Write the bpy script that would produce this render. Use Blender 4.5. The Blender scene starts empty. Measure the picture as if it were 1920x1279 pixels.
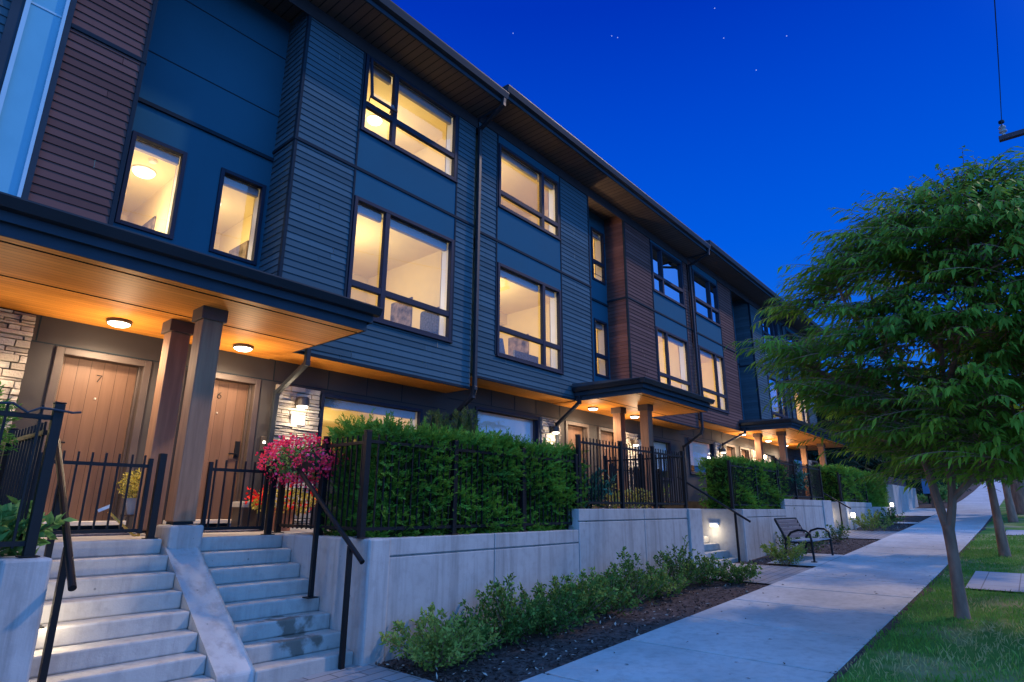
import bpy, math, random
import numpy as np
from mathutils import Vector, Matrix
R = math.radians
random.seed(7); rng = np.random.default_rng(11)
scene = bpy.context.scene
col = scene.collection

# ------------------------------------------------------------------ camera
cam_d = bpy.data.cameras.new('camera'); cam = bpy.data.objects.new('camera', cam_d); col.objects.link(cam)
FW = Vector((0.73128403, 0.62726374, 0.26788777)); RT = Vector((0.65009911, -0.75983599, 0.00451856)); UP = Vector((-0.2063851, -0.17084925, 0.96343953))
cam.matrix_world = Matrix(((RT.x, UP.x, -FW.x, 0), (RT.y, UP.y, -FW.y, 0), (RT.z, UP.z, -FW.z, 1.535), (0, 0, 0, 1)))
cam_d.sensor_width = 36; cam_d.lens = 36*1113.8/1920; cam_d.clip_end = 1000; cam_d.clip_start = 0.05
scene.camera = cam

# ------------------------------------------------------------------ world (dusk sky), one low lamp-height sun, exposure
world = bpy.data.worlds.new('World'); scene.world = world; world.use_nodes = True
wt = world.node_tree; wt.nodes.clear()
def wn(t, **k):
    n = wt.nodes.new(t)
    for a, b in k.items(): setattr(n, a, b)
    return n
wl = wt.links.new
w_out = wn('ShaderNodeOutputWorld'); w_bg = wn('ShaderNodeBackground'); wl(w_bg.outputs[0], w_out.inputs[0])
w_tc = wn('ShaderNodeTexCoord'); w_sep = wn('ShaderNodeSeparateXYZ'); wl(w_tc.outputs['Generated'], w_sep.inputs[0])
w_rmp = wn('ShaderNodeValToRGB'); wl(w_sep.outputs[2], w_rmp.inputs[0])
cr = w_rmp.color_ramp
for p, c in ((0.0, (.03, .24, .84, 1)), (.22, (.006, .15, .80, 1)), (.40, (0, .105, .76, 1)), (.58, (0, .062, .62, 1)), (.70, (0, .034, .50, 1)), (1.0, (0, .03, .42, 1))):
    if p in (0.0, 1.0):
        e = cr.elements[0 if p == 0 else -1]; e.position = p
    else: e = cr.elements.new(p)
    e.color = c
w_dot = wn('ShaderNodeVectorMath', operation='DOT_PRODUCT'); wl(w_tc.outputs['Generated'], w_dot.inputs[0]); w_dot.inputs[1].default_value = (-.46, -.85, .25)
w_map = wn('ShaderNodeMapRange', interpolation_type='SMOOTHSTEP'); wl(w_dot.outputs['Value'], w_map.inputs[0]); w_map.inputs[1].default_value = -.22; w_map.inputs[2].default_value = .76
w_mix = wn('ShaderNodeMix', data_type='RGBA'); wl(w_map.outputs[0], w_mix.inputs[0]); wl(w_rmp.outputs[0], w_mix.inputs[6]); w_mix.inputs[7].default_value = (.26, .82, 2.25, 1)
stars = None
for s in ((0.55543, 0.47716, 0.68104), (0.64616, 0.36243, 0.67166), (0.65213, 0.35614, 0.66925), (0.70025, 0.2277, 0.67661), (0.72829, 0.22866, 0.64599), (0.76171, 0.15482, 0.62915), (0.77075, 0.20187, 0.60432)):
    d = wn('ShaderNodeVectorMath', operation='DISTANCE'); wl(w_tc.outputs['Generated'], d.inputs[0]); d.inputs[1].default_value = s
    l = wn('ShaderNodeMath', operation='LESS_THAN'); wl(d.outputs['Value'], l.inputs[0]); l.inputs[1].default_value = .00075
    if stars is None: stars = l
    else:
        a = wn('ShaderNodeMath', operation='ADD'); wl(stars.outputs[0], a.inputs[0]); wl(l.outputs[0], a.inputs[1]); stars = a
w_add = wn('ShaderNodeMix', data_type='RGBA', blend_type='ADD'); wl(stars.outputs[0], w_add.inputs[0]); wl(w_mix.outputs[2], w_add.inputs[6]); w_add.inputs[7].default_value = (.35, .4, .45, 1)
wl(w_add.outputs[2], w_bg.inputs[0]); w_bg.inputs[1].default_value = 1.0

sun_d = bpy.data.lights.new('sun', 'SUN'); sun = bpy.data.objects.new('sun', sun_d); col.objects.link(sun)
sun_d.energy = 1.8; sun_d.angle = R(2.5); sun_d.color = (1, .77, .62)
sun.rotation_euler = Vector((.70, -.36, .62)).to_track_quat('Z', 'Y').to_euler(); sun.location = (20, -20, 20)
scene.view_settings.view_transform = 'Standard'; scene.view_settings.look = 'None'
scene.view_settings.exposure = 0; scene.view_settings.gamma = 1
scene.cycles.use_denoising = True
scene.cycles.max_bounces = 6; scene.cycles.transparent_max_bounces = 12
scene.cycles.sample_clamp_indirect = 4

# ------------------------------------------------------------------ ground profile
GX = [-40, -5, 0, 4.5, 9.6, 14.2, 21, 27, 33.7, 39.4, 50, 60, 70, 90, 140]
GZ = [-1.2, -.25, -.1, .04, .2, .35, .62, .87, 1.21, 1.5, 2.1, 2.8, 3.6, 5, 8]
def g(x): return float(np.interp(x, GX, GZ))

# ------------------------------------------------------------------ materials
MATS = {}
class NT:
    def __init__(s, name):
        s.m = bpy.data.materials.new(name); s.m.use_nodes = True; s.t = s.m.node_tree; s.t.nodes.clear()
        s.out = s.n('ShaderNodeOutputMaterial'); MATS[name] = s.m
    def n(s, t, **k):
        n = s.t.nodes.new(t)
        for a, b in k.items(): setattr(n, a, b)
        return n
    def l(s, a, b): s.t.links.new(a, b)
    def val(s, x, sock):
        if hasattr(x, 'links'): s.l(x, sock)
        else: sock.default_value = x
    def math(s, op, a, b=0.0, c=None):
        n = s.n('ShaderNodeMath', operation=op); s.val(a, n.inputs[0]); s.val(b, n.inputs[1])
        if c is not None: s.val(c, n.inputs[2])
        return n.outputs[0]
    def mix(s, f, a, b, mode='MIX'):
        n = s.n('ShaderNodeMix', data_type='RGBA', blend_type=mode); s.val(f, n.inputs[0])
        s.val(a if hasattr(a, 'links') else (*a[:3], 1), n.inputs[6]); s.val(b if hasattr(b, 'links') else (*b[:3], 1), n.inputs[7]); return n.outputs[2]
    def coords(s, scale=(1, 1, 1), gen='Object'):
        tc = s.n('ShaderNodeTexCoord'); mp = s.n('ShaderNodeMapping'); s.l(tc.outputs[gen], mp.inputs[0]); mp.inputs['Scale'].default_value = scale; return mp.outputs[0]
    def noise(s, vec, scale=5, detail=4, rough=.55):
        n = s.n('ShaderNodeTexNoise'); s.l(vec, n.inputs['Vector']); n.inputs['Scale'].default_value = scale; n.inputs['Detail'].default_value = detail; n.inputs['Roughness'].default_value = rough; return n.outputs['Fac']
    def ramp(s, f, stops):
        n = s.n('ShaderNodeValToRGB'); s.l(f, n.inputs[0]); e = n.color_ramp.elements
        while len(e) < len(stops): e.new(.5)
        for k, (p, c) in enumerate(stops):
            e[k].position = p; e[k].color = (*c[:3], 1) if hasattr(c, '__len__') else (c, c, c, 1)
        return n.outputs[0]
    def bump(s, h, st=.3, dist=.01):
        n = s.n('ShaderNodeBump'); s.l(h, n.inputs['Height']); n.inputs['Strength'].default_value = st; n.inputs['Distance'].default_value = dist; return n.outputs[0]
    def principled(s, color, rough=.6, spec=.5, metal=0, normal=None, trans=None):
        p = s.n('ShaderNodeBsdfPrincipled'); s.val(color if hasattr(color, 'links') else (*color[:3], 1), p.inputs['Base Color'])
        s.val(rough, p.inputs['Roughness']); p.inputs['Specular IOR Level'].default_value = spec; p.inputs['Metallic'].default_value = metal
        if normal is not None: s.l(normal, p.inputs['Normal'])
        s.l(p.outputs[0], s.out.inputs[0]); return p

def simple(name, c, rough=.6, spec=.5, metal=0, var=.25, scale=3, bump=.15, bscale=60, stretch=(1, 1, 1)):
    t = NT(name); v = t.coords(stretch); f = t.noise(v, scale, 5)
    lo = [x*(1-var) for x in c]; hi = [min(1, x*(1+var)) for x in c]
    cc = t.ramp(f, ((.3, lo), (.7, hi))); b = t.bump(t.noise(v, bscale, 3), bump, .004)
    rr = t.math('MULTIPLY_ADD', f, .25, rough-.12)
    t.principled(cc, rr, spec, metal, b); return t.m
def emis(name, c, st):
    t = NT(name); e = t.n('ShaderNodeEmission'); e.inputs[0].default_value = (*c, 1); e.inputs[1].default_value = st; t.l(e.outputs[0], t.out.inputs[0]); return t.m

SIDE_C = (.056, .096, .118); SIDE_R = (.124, .062, .055)
def siding(name, c):
    t = NT(name); a = t.n('ShaderNodeAttribute', attribute_name='tone'); v = t.coords((.25, 1, 1))
    f = t.math('ADD', t.math('MULTIPLY', a.outputs['Fac'], .55), t.math('MULTIPLY', t.noise(v, 1.7, 5), .5))
    cc = t.ramp(f, ((.2, [x*.80 for x in c]), (.85, [min(1, x*1.2) for x in c])))
    w = t.noise(t.coords((5, 5, .5)), 1.5, 5); cc = t.mix(t.math('MULTIPLY', t.ramp(w, ((.52, 0.0), (.8, 1.0))), .35), cc, [x*.6+.01 for x in c])
    t.principled(cc, .85, .04, 0, t.bump(t.noise(t.coords((.6, 6, 6)), 12, 4), .18, .004))
siding('blue_charcoal_siding', SIDE_C); siding('plum_siding', SIDE_R)
simple('spandrel_panel', (.022, .090, .135), .8, .04, var=.06, scale=.8, bump=.04)
simple('dark_trim', (.014, .024, .034), .75, .06, var=.1, bump=.05)
simple('frieze_board', (.05, .042, .045), .8, .06, var=.1, bump=.05)
simple('window_frame_black', (.018, .024, .042), .6, .1, var=.1, bump=.02)
simple('wall_panel', (.040, .036, .036), .6, .2, var=.12, scale=1.3, bump=.05)
simple('gutter_metal', (.016, .02, .026), .45, .25, var=.1, bump=.02)
simple('fascia_blue', (.03, .045, .06), .8, .05, var=.1, bump=.05)
simple('pale_metal_panel', (.10, .32, .42), .4, .5, var=.04, bump=.02)
simple('pale_metal_trim', (.30, .45, .52), .35, .5, var=.04, bump=.02)
simple('black_metal', (.008, .008, .009), .42, .22, var=.15, bump=.03)
simple('roof_membrane', (.05, .055, .065), .7, .3)
simple('white_plastic', (.75, .75, .73), .4, .5, var=.04, bump=.02)
simple('plate_grey', (.5, .5, .52), .5, .3, var=.04)
simple('bronze_metal', (.05, .038, .03), .4, .5, var=.1)
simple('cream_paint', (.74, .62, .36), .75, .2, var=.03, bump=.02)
simple('unlit_room_dark', (.12, .12, .12), .8, .2, var=.1)  # darkness of unlit rooms put into the wall colour; lit rooms use cream
simple('vent_black', (.004, .003, .003), .9, .02)
simple('mulch', (.085, .062, .055), .95, .1, var=.55, scale=14, bump=1, bscale=45)
simple('soil', (.05, .042, .032), .95, .1, var=.4, scale=6, bump=1, bscale=30)
simple('asphalt', (.05, .05, .055), .85, .3, var=.3, scale=6, bump=.5, bscale=120)
simple('bark', (.30, .165, .115), .85, .2, var=.35, scale=9, bump=.9, bscale=30, stretch=(1, 1, .3))
simple('terracotta', (.35, .15, .08), .7)
simple('grey_pot', (.34, .32, .29), .7)
simple('yellow_plastic', (.75, .36, .02), .4, var=.05)
simple('charcoal_fabric', (.10, .10, .13), .9, .1, var=.5, scale=22)
simple('bench_slat', (.15, .12, .12), .6, .3, var=.25, scale=4, stretch=(.2, 4, 4))
simple('blind_pale', (.62, .60, .58), .9, .1, var=.04)
simple('blind_fabric', (.30, .28, .30), .85, .1, var=.08)
simple('art_print', (.18, .14, .12), .7, .2, var=.9, scale=5)
simple('slat_brown', (.06, .04, .045), .7, .3, var=.3)
simple('sign_blue', (.10, .26, .50), .5, .4, var=.04)
simple('stone_sill', (.5, .46, .4), .7)

# concrete: stains, vertical runs, bug holes
def concrete(name, base, streak=.35, pits=True, warm=(1, .97, .93), rough=.8):
    t = NT(name); v = t.coords(); vs = t.coords((3.2, 3.2, .22))
    f1 = t.noise(v, .9, 6, .6); f2 = t.noise(vs, 2.2, 5, .65); f3 = t.noise(v, 9, 4)
    c = t.ramp(f1, ((.3, [base*.80*w for w in warm]), (.68, [base*1.13*w for w in warm])))
    c = t.mix(t.math('MULTIPLY', t.ramp(f2, ((.50, 0.0), (.72, 1.0))), streak), c, (base*.45, base*.42, base*.40))
    c = t.mix(t.math('MULTIPLY', t.ramp(f3, ((.50, 0.0), (.72, 1.0))), .42), c, (base*.6, base*.58, base*.55))
    h = t.noise(v, 55, 4)
    if pits:
        vo = t.n('ShaderNodeTexVoronoi'); t.l(v, vo.inputs['Vector']); vo.inputs['Scale'].default_value = 5.5
        sp = t.n('ShaderNodeSeparateColor'); t.l(vo.outputs['Color'], sp.inputs[0])
        rad = t.math('MULTIPLY', sp.outputs[0], .075)
        pit = t.math('MULTIPLY', t.math('LESS_THAN', vo.outputs['Distance'], rad), t.math('GREATER_THAN', sp.outputs[1], .55))
        c = t.mix(t.math('MULTIPLY', pit, .65), c, (base*.3, base*.28, base*.28))
    t.principled(c, rough, .3, 0, t.bump(h, .25, .006)); return t.m
concrete('concrete_wall', .38, .65); concrete('concrete_step', .36, .45, True, (1, .94, .86)); concrete('sidewalk_concrete', .48, .34, True, (1, .99, .96))
m_ = concrete('concrete_step_stained', .36, .45, True, (1, .94, .86)); nt = m_.node_tree
def stain():
    N_, L_ = nt.nodes, nt.links; p = [n for n in N_ if n.type == 'BSDF_PRINCIPLED'][0]; src = p.inputs['Base Color'].links[0].from_socket
    tc = N_.new('ShaderNodeTexCoord'); sp = N_.new('ShaderNodeSeparateXYZ'); L_.new(tc.outputs['Object'], sp.inputs[0])
    nz = N_.new('ShaderNodeTexNoise'); nz.inputs['Scale'].default_value = 7; nz.inputs['Detail'].default_value = 6; L_.new(tc.outputs['Object'], nz.inputs['Vector'])
    def mm(op, a, b):
        n = N_.new('ShaderNodeMath'); n.operation = op
        for k, v_ in enumerate((a, b)):
            if hasattr(v_, 'links'): L_.new(v_, n.inputs[k])
            else: n.inputs[k].default_value = v_
        return n.outputs[0]
    # damp tide mark: wet where noise beats a slope in x and height above each tread
    lim = mm('ADD', mm('MULTIPLY', mm('ABSOLUTE', mm('SUBTRACT', sp.outputs[0], 0.02), 0), .55), .40)
    wet = mm('MINIMUM', mm('MAXIMUM', mm('MULTIPLY', mm('SUBTRACT', nz.outputs['Fac'], lim), 9), 0), 1)
    mx = N_.new('ShaderNodeMix'); mx.data_type = 'RGBA'; L_.new(mm('MULTIPLY', wet, .75), mx.inputs[0]); L_.new(src, mx.inputs[6]); mx.inputs[7].default_value = (.085, .06, .038, 1); L_.new(mx.outputs[2], p.inputs['Base Color'])
stain()
# paver bricks
def brick(name, c1, c2, mortar, bw, bh, scale=1, rot=0, offset=.5):
    t = NT(name); tc = t.n('ShaderNodeTexCoord'); mp = t.n('ShaderNodeMapping'); t.l(tc.outputs['Object'], mp.inputs[0]); mp.inputs['Rotation'].default_value = (0, 0, rot)
    b = t.n('ShaderNodeTexBrick'); t.l(mp.outputs[0], b.inputs['Vector']); b.inputs['Color1'].default_value = (*c1, 1); b.inputs['Color2'].default_value = (*c2, 1); b.inputs['Mortar'].default_value = (*mortar, 1)
    b.inputs['Scale'].default_value = scale; b.inputs['Brick Width'].default_value = bw; b.inputs['Row Height'].default_value = bh; b.inputs['Mortar Size'].default_value = .008; b.offset = offset
    f = t.noise(mp.outputs[0], 4, 5); c = t.mix(t.math('MULTIPLY', f, .5), b.outputs['Color'], (c1[0]*.5, c1[1]*.5, c1[2]*.5))
    t.principled(c, .8, .3, 0, t.bump(b.outputs['Fac'], -.5, .006)); return t.m
brick('paver_grey', (.30, .29, .29), (.25, .24, .24), (.08, .075, .07), .42, .16)
brick('paver_pale', (.42, .42, .44), (.38, .38, .40), (.16, .15, .14), .46, .46, offset=0)
# wood
def planks(name, axis, pitch, c_lo, c_hi, groove, along, gw=.06, rough=.4, gl=.35):
    t = NT(name); tc = t.n('ShaderNodeTexCoord'); sp = t.n('ShaderNodeSeparateXYZ'); t.l(tc.outputs['Object'], sp.inputs[0])
    x = t.math('DIVIDE', sp.outputs[axis], pitch); fr = t.math('FRACT', x); fl = t.math('FLOOR', x)
    wnz = t.n('ShaderNodeTexWhiteNoise', noise_dimensions='1D'); t.l(fl, wnz.inputs['W'])
    sc = [9, 9, 9]; sc[along] = .7
    v = t.coords(tuple(sc)); f = t.noise(v, 2.0, 6, .6)
    ff = t.math('ADD', t.math('MULTIPLY', f, .75), t.math('MULTIPLY', wnz.outputs['Value'], .3))
    c = t.ramp(ff, ((.25, c_lo), (.8, c_hi)))
    gm = t.math('LESS_THAN', fr, gw); c = t.mix(gm, c, groove)
    h = t.math('SUBTRACT', t.math('MULTIPLY', f, .12), t.math('MULTIPLY', gm, 1.0))
    t.principled(c, rough, gl, 0, t.bump(h, .6, .006)); return t.m
planks('cedar_soffit', 1, .085, (.60, .215, .034), (.86, .35, .062), (.24, .08, .018), 0, .05, .5, .08)
planks('eave_slats', 0, .16, (.075, .055, .048), (.11, .08, .068), (.012, .01, .01), 1, .13, .6, .3)
planks('door_wood', 0, .1435, (.105, .056, .034), (.155, .086, .055), (.045, .024, .015), 2, .035, .5, .25)
planks('post_wood', 0, 5, (.15, .075, .045), (.34, .19, .11), (.2, .1, .05), 2, .0, .65, .2)
# stone veneer
t = NT('ledge_stone'); v = t.coords(); ob = t.n('ShaderNodeAttribute', attribute_name='tone')
c = t.mix(ob.outputs['Fac'], (.30, .25, .20), (.56, .50, .42)); c = t.mix(t.math('MULTIPLY', t.noise(v, 14, 5), .6), c, (.22, .19, .16)); t.principled(c, .85, .2, 0, t.bump(t.noise(v, 26, 6, .7), .9, .02))
# lamp glow
emis('lamp_glow', (1, .86, .66), 14); emis('room_lamp_glow', (1, .86, .62), 9)
emis('step_glow', (1, .84, .58), 2.6); emis('cool_lamp_glow', (1, .90, .72), 7)
# glass: clear + sky-reflecting coating
def glass(name, refl0, refl1, tint):
    t = NT(name); lw = t.n('ShaderNodeLayerWeight'); lw.inputs[0].default_value = .35
    f = t.math('MULTIPLY_ADD', lw.outputs['Facing'], refl1-refl0, refl0)
    gl = t.n('ShaderNodeBsdfGlossy'); gl.inputs['Roughness'].default_value = .015; gl.inputs[0].default_value = (1, 1, 1, 1)
    tr = t.n('ShaderNodeBsdfTransparent'); tr.inputs[0].default_value = (*tint, 1)
    mx = t.n('ShaderNodeMixShader'); t.l(f, mx.inputs[0]); t.l(tr.outputs[0], mx.inputs[1]); t.l(gl.outputs[0], mx.inputs[2]); t.l(mx.outputs[0], t.out.inputs[0]); return t.m
glass('clear_glass', .05, .22, (.96, .96, .96)); glass('coated_glass', .62, .97, (.6, .65, .7)); glass('half_coated_glass', .08, .34, (.93, .93, .93))
# leaves: colour varies leaf by leaf
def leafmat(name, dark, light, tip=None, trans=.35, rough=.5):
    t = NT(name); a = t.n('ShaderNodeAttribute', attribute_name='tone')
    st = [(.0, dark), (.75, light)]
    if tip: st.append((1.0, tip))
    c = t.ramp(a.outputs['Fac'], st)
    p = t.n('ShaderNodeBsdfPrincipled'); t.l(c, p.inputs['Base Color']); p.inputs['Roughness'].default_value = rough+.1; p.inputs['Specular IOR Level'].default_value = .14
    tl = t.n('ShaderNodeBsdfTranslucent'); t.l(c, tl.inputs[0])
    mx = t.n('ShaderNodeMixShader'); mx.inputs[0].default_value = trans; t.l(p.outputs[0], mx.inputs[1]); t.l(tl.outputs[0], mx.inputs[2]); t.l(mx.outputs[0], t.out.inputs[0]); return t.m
leafmat('yew_leaf', (.045, .12, .016), (.15, .34, .038), (.32, .52, .075), .25)
leafmat("tree_leaf", (.09, .20, .03), (.28, .46, .05), (.52, .60, .09), .45)
leafmat('shrub_leaf', (.035, .075, .018), (.11, .20, .038), (.28, .36, .07), .3)
leafmat('bright_shrub_leaf', (.11, .17, .03), (.26, .32, .06), (.36, .40, .09), .3)
leafmat('rhododendron_leaf', (.02, .08, .05), (.045, .15, .09), (.07, .19, .11), .15, .3)
leafmat('broad_leaf', (.07, .16, .04), (.16, .32, .08), (.25, .42, .12), .35)
leafmat('conifer_needle', (.008, .022, .014), (.02, .05, .03), None, .1, .8)
leafmat('olive_needle', (.05, .08, .02), (.11, .15, .035), None, .2)
leafmat('gold_leaf', (.22, .20, .03), (.50, .42, .08), (.6, .5, .14), .3)
leafmat('pink_petal', (.70, .02, .07), (.95, .07, .15), (.85, .10, .28), .3)
leafmat('red_petal', (.50, .012, .012), (.85, .03, .03), None, .3)
leafmat('grass_blade', (.07, .20, .03), (.18, .38, .06), (.48, .42, .18), .35, .6)
simple('hedge_core', (.02, .03, .01), .95, .05)
# lawn with worn straw-coloured patches
t = NT('lawn_turf'); v = t.coords(); f = t.noise(v, .75, 5, .6); f2 = t.noise(v, 9, 5)
c = t.mix(f2, (.05, .13, .025), (.10, .24, .045)); c = t.mix(t.math('MULTIPLY', t.ramp(f, ((.50, 0.0), (.66, 1.0))), .8), c, (.36, .30, .17)); t.principled(c, .9, .1, 0, t.bump(t.noise(v, 60, 4), .8, .02))

# ------------------------------------------------------------------ mesh building
ORG = {}
class MB:
    def __init__(s): s.v = []; s.f = []; s.tone = []
    def add(s, vs, fs):
        n = len(s.v); s.v += [tuple(p) for p in vs]; s.f += [tuple(i+n for i in q) for q in fs]; return s
    def box(s, x0, x1, y0, y1, z0, z1):
        x0, x1 = min(x0, x1), max(x0, x1); y0, y1 = min(y0, y1), max(y0, y1); z0, z1 = min(z0, z1), max(z0, z1)
        return s.add([(x0, y0, z0), (x1, y0, z0), (x1, y1, z0), (x0, y1, z0), (x0, y0, z1), (x1, y0, z1), (x1, y1, z1), (x0, y1, z1)],
                     [(0, 3, 2, 1), (4, 5, 6, 7), (0, 1, 5, 4), (1, 2, 6, 5), (2, 3, 7, 6), (3, 0, 4, 7)])
    def quad(s, a, b, c, d): return s.add([a, b, c, d], [(0, 1, 2, 3)])
    def prism(s, prof, axis, a, b):   # prof: list of 2-D points, extruded on axis from a to b
        n = len(prof)
        def P(p, t):
            q = list(p); q.insert(axis, t); return tuple(q)
        vs = [P(p, a) for p in prof]+[P(p, b) for p in prof]
        fs = [tuple(range(n)), tuple(range(2*n-1, n-1, -1))]+[(i, (i+1) % n+0, (i+1) % n+n, i+n) for i in range(n)]
        return s.add(vs, fs)
    def bar(s, p, q, w, h=None):
        p, q = Vector(p), Vector(q); h = h or w; d = (q-p).normalized(); up = Vector((0, 0, 1)) if abs(d.z) < .95 else Vector((0, 1, 0))
        r = d.cross(up).normalized()*w/2; u = r.cross(d).normalized()*h/2
        vs = [p-r-u, p+r-u, p+r+u, p-r+u, q-r-u, q+r-u, q+r+u, q-r+u]
        return s.add(vs, [(0, 1, 2, 3), (7, 6, 5, 4), (0, 4, 5, 1), (1, 5, 6, 2), (2, 6, 7, 3), (3, 7, 4, 0)])
    def tube(s, pts, rads, n=8, caps=True):
        pts = [Vector(p) for p in pts]; rads = [rads]*len(pts) if not hasattr(rads, '__len__') else rads
        base = len(s.v); prev = None
        for i, p in enumerate(pts):
            d = (pts[min(i+1, len(pts)-1)]-pts[max(i-1, 0)]).normalized()
            if prev is None:
                up = Vector((0, 0, 1)) if abs(d.z) < .9 else Vector((1, 0, 0)); r = d.cross(up).normalized()
            else: r = (prev-d*prev.dot(d)).normalized()
            prev = r; u = d.cross(r)
            for k in range(n):
                a = 2*math.pi*k/n; s.v.append(tuple(p+(r*math.cos(a)+u*math.sin(a))*rads[i]))
        for i in range(len(pts)-1):
            for k in range(n):
                a = base+i*n+k; b = base+i*n+(k+1) % n; s.f.append((a, b, b+n, a+n))
        if caps:
            s.f.append(tuple(base+k for k in range(n-1, -1, -1))); e = base+(len(pts)-1)*n; s.f.append(tuple(e+k for k in range(n)))
        return s
    def lathe(s, c, prof, n=20):   # prof: (radius, z) from the bottom up
        base = len(s.v)
        for r, z in prof:
            for k in range(n):
                a = 2*math.pi*k/n; s.v.append((c[0]+r*math.cos(a), c[1]+r*math.sin(a), c[2]+z))
        for i in range(len(prof)-1):
            for k in range(n):
                a = base+i*n+k; b = base+i*n+(k+1) % n; s.f.append((a, b, b+n, a+n))
        s.f.append(tuple(base+k for k in range(n-1, -1, -1))); e = base+(len(prof)-1)*n; s.f.append(tuple(e+k for k in range(n))); return s
    def build(s, name, m, parent=None, loc=None, bevel=0, smooth=False):
        org = Vector(ORG[parent.name]) if parent is not None else Vector(loc or (0, 0, 0))
        me = bpy.data.meshes.new(name); me.from_pydata([tuple(Vector(p)-org) for p in s.v], [], s.f); me.update()
        if s.tone:
            at = me.attributes.new('tone', 'FLOAT', 'POINT'); at.data.foreach_set('value', np.array(s.tone, dtype=np.float32))
        return link(name, me, m, parent, org, bevel, smooth)
def link(name, me, m, parent, org, bevel=0, smooth=False):
    me.materials.append(MATS[m]); o = bpy.data.objects.new(name, me); col.objects.link(o)
    if parent is not None: o.parent = parent
    else: o.location = org
    ORG[o.name] = tuple(org)
    if smooth: me.polygons.foreach_set('use_smooth', [True]*len(me.polygons))
    if bevel:
        b = o.modifiers.new('bevel', 'BEVEL'); b.width = bevel; b.segments = 2; b.limit_method = 'ANGLE'; b.angle_limit = R(40)
    return o
def npmesh(name, V, F, m, parent=None, loc=None, tone=None, smooth=False):
    org = np.array(ORG[parent.name] if parent is not None else (loc or (0, 0, 0)), float)
    V = (V-org).astype(np.float32); F = F.astype(np.int32); k = F.shape[1]
    me = bpy.data.meshes.new(name); me.vertices.add(len(V)); me.vertices.foreach_set('co', V.ravel())
    me.loops.add(F.size); me.loops.foreach_set('vertex_index', F.ravel()); me.polygons.add(len(F)); me.polygons.foreach_set('loop_start', np.arange(0, F.size, k, dtype=np.int32))
    me.update(calc_edges=True)
    if tone is not None:
        at = me.attributes.new('tone', 'FLOAT', 'POINT'); at.data.foreach_set('value', tone.astype(np.float32))
    return link(name, me, m, parent, Vector(org), 0, smooth)
def thing(name, label, cat, loc=(0, 0, 0), group=None):
    o = bpy.data.objects.new(name, None); col.objects.link(o); o.location = loc; o.empty_display_size = .2
    o['label'] = label; o['category'] = cat; ORG[o.name] = tuple(loc)
    if group: o['group'] = group
    return o
def tag(o, label, cat, group=None):
    o['label'] = label; o['category'] = cat
    if group: o['group'] = group
    return o
def struct(o, kind='structure'): o['kind'] = kind; return o
def dup(root, loc, label=None):
    r = root.copy(); col.objects.link(r); r.location = loc; ORG[r.name] = tuple(loc)
    if label: r['label'] = label
    def rec(src, dst):
        for ch in list(src.children):
            c = ch.copy(); col.objects.link(c); c.parent = dst; rec(ch, c)
    rec(root, r); return r
def lamp(name, loc, energy, color=(1, .74, .45), radius=.05, parent=None):
    d = bpy.data.lights.new(name, 'POINT'); d.energy = energy; d.color = color; d.shadow_soft_size = radius
    o = bpy.data.objects.new(name, d); col.objects.link(o)
    if parent is not None:
        o.parent = parent; o.location = Vector(loc)-Vector(ORG[parent.name])
    else: o.location = loc
    return o

# ------------------------------------------------------------------ foliage tools
def unit(a): return a/np.maximum(np.linalg.norm(a, axis=-1, keepdims=True), 1e-9)
def leaves(P, D, N, L, W, fold=.18, droop=.0):
    """two folded triangles pairs per leaf; P base, D direction, N normal"""
    n = len(P); D = unit(D); S = unit(np.cross(D, N)); N = np.cross(S, D)
    L = np.broadcast_to(np.asarray(L, float), (n,))[:, None]; W = np.broadcast_to(np.asarray(W, float), (n,))[:, None]
    mid = P+D*L*.45; down = np.array([0, 0, -1.])
    tip = P+D*L+down*L*droop
    V = np.stack([P, mid+S*W/2+N*W*fold, tip, mid-S*W/2+N*W*fold, mid], 1).reshape(-1, 3)
    b = np.arange(n)[:, None]*5
    F = np.concatenate([b+np.array([[0, 1, 4]]), b+np.array([[1, 2, 4]]), b+np.array([[0, 4, 3]]), b+np.array([[4, 2, 3]])], 0)
    return V, F
def leafobj(name, P, D, N, L, W, m, parent=None, loc=None, fold=.18, droop=0, tone=None):
    V, F = leaves(P, D, N, L, W, fold, droop)
    if tone is None: tone = rng.random(len(P))
    return npmesh(name, V, F, m, parent, loc, np.repeat(tone, 5))
def rand_dirs(n): return unit(rng.normal(size=(n, 3)))
def lownoise(P, k=1.3, seed=0):
    r = np.random.default_rng(seed); s = np.zeros(len(P))
    for _ in range(6): s += np.sin(P@(r.normal(size=3)*k*2)+r.random()*7)
    return s/6
def sprigs(base, axis, nleaf, slen, L, W, flat=.75, up=None):
    """needle or leaf sprigs: returns P, D, N for all leaves"""
    n = len(base); axis = unit(axis); ref = rand_dirs(n); S = unit(np.cross(axis, ref)); T = np.cross(axis, S)
    t = np.linspace(.05, 1, nleaf)[None, :, None]; sl = np.broadcast_to(np.asarray(slen, float), (n,))[:, None, None]
    P = base[:, None]+axis[:, None]*t*sl; side = np.where(np.arange(nleaf) % 2 == 0, 1., -1.)[None, :, None]
    D = axis[:, None]*(.55+.5*t)+S[:, None]*side*flat*(1.1-.6*t)+rng.normal(size=(n, nleaf, 3))*.18
    N = np.broadcast_to(T[:, None], P.shape)+rng.normal(size=P.shape)*.2
    return P.reshape(-1, 3), D.reshape(-1, 3), N.reshape(-1, 3)

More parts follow.
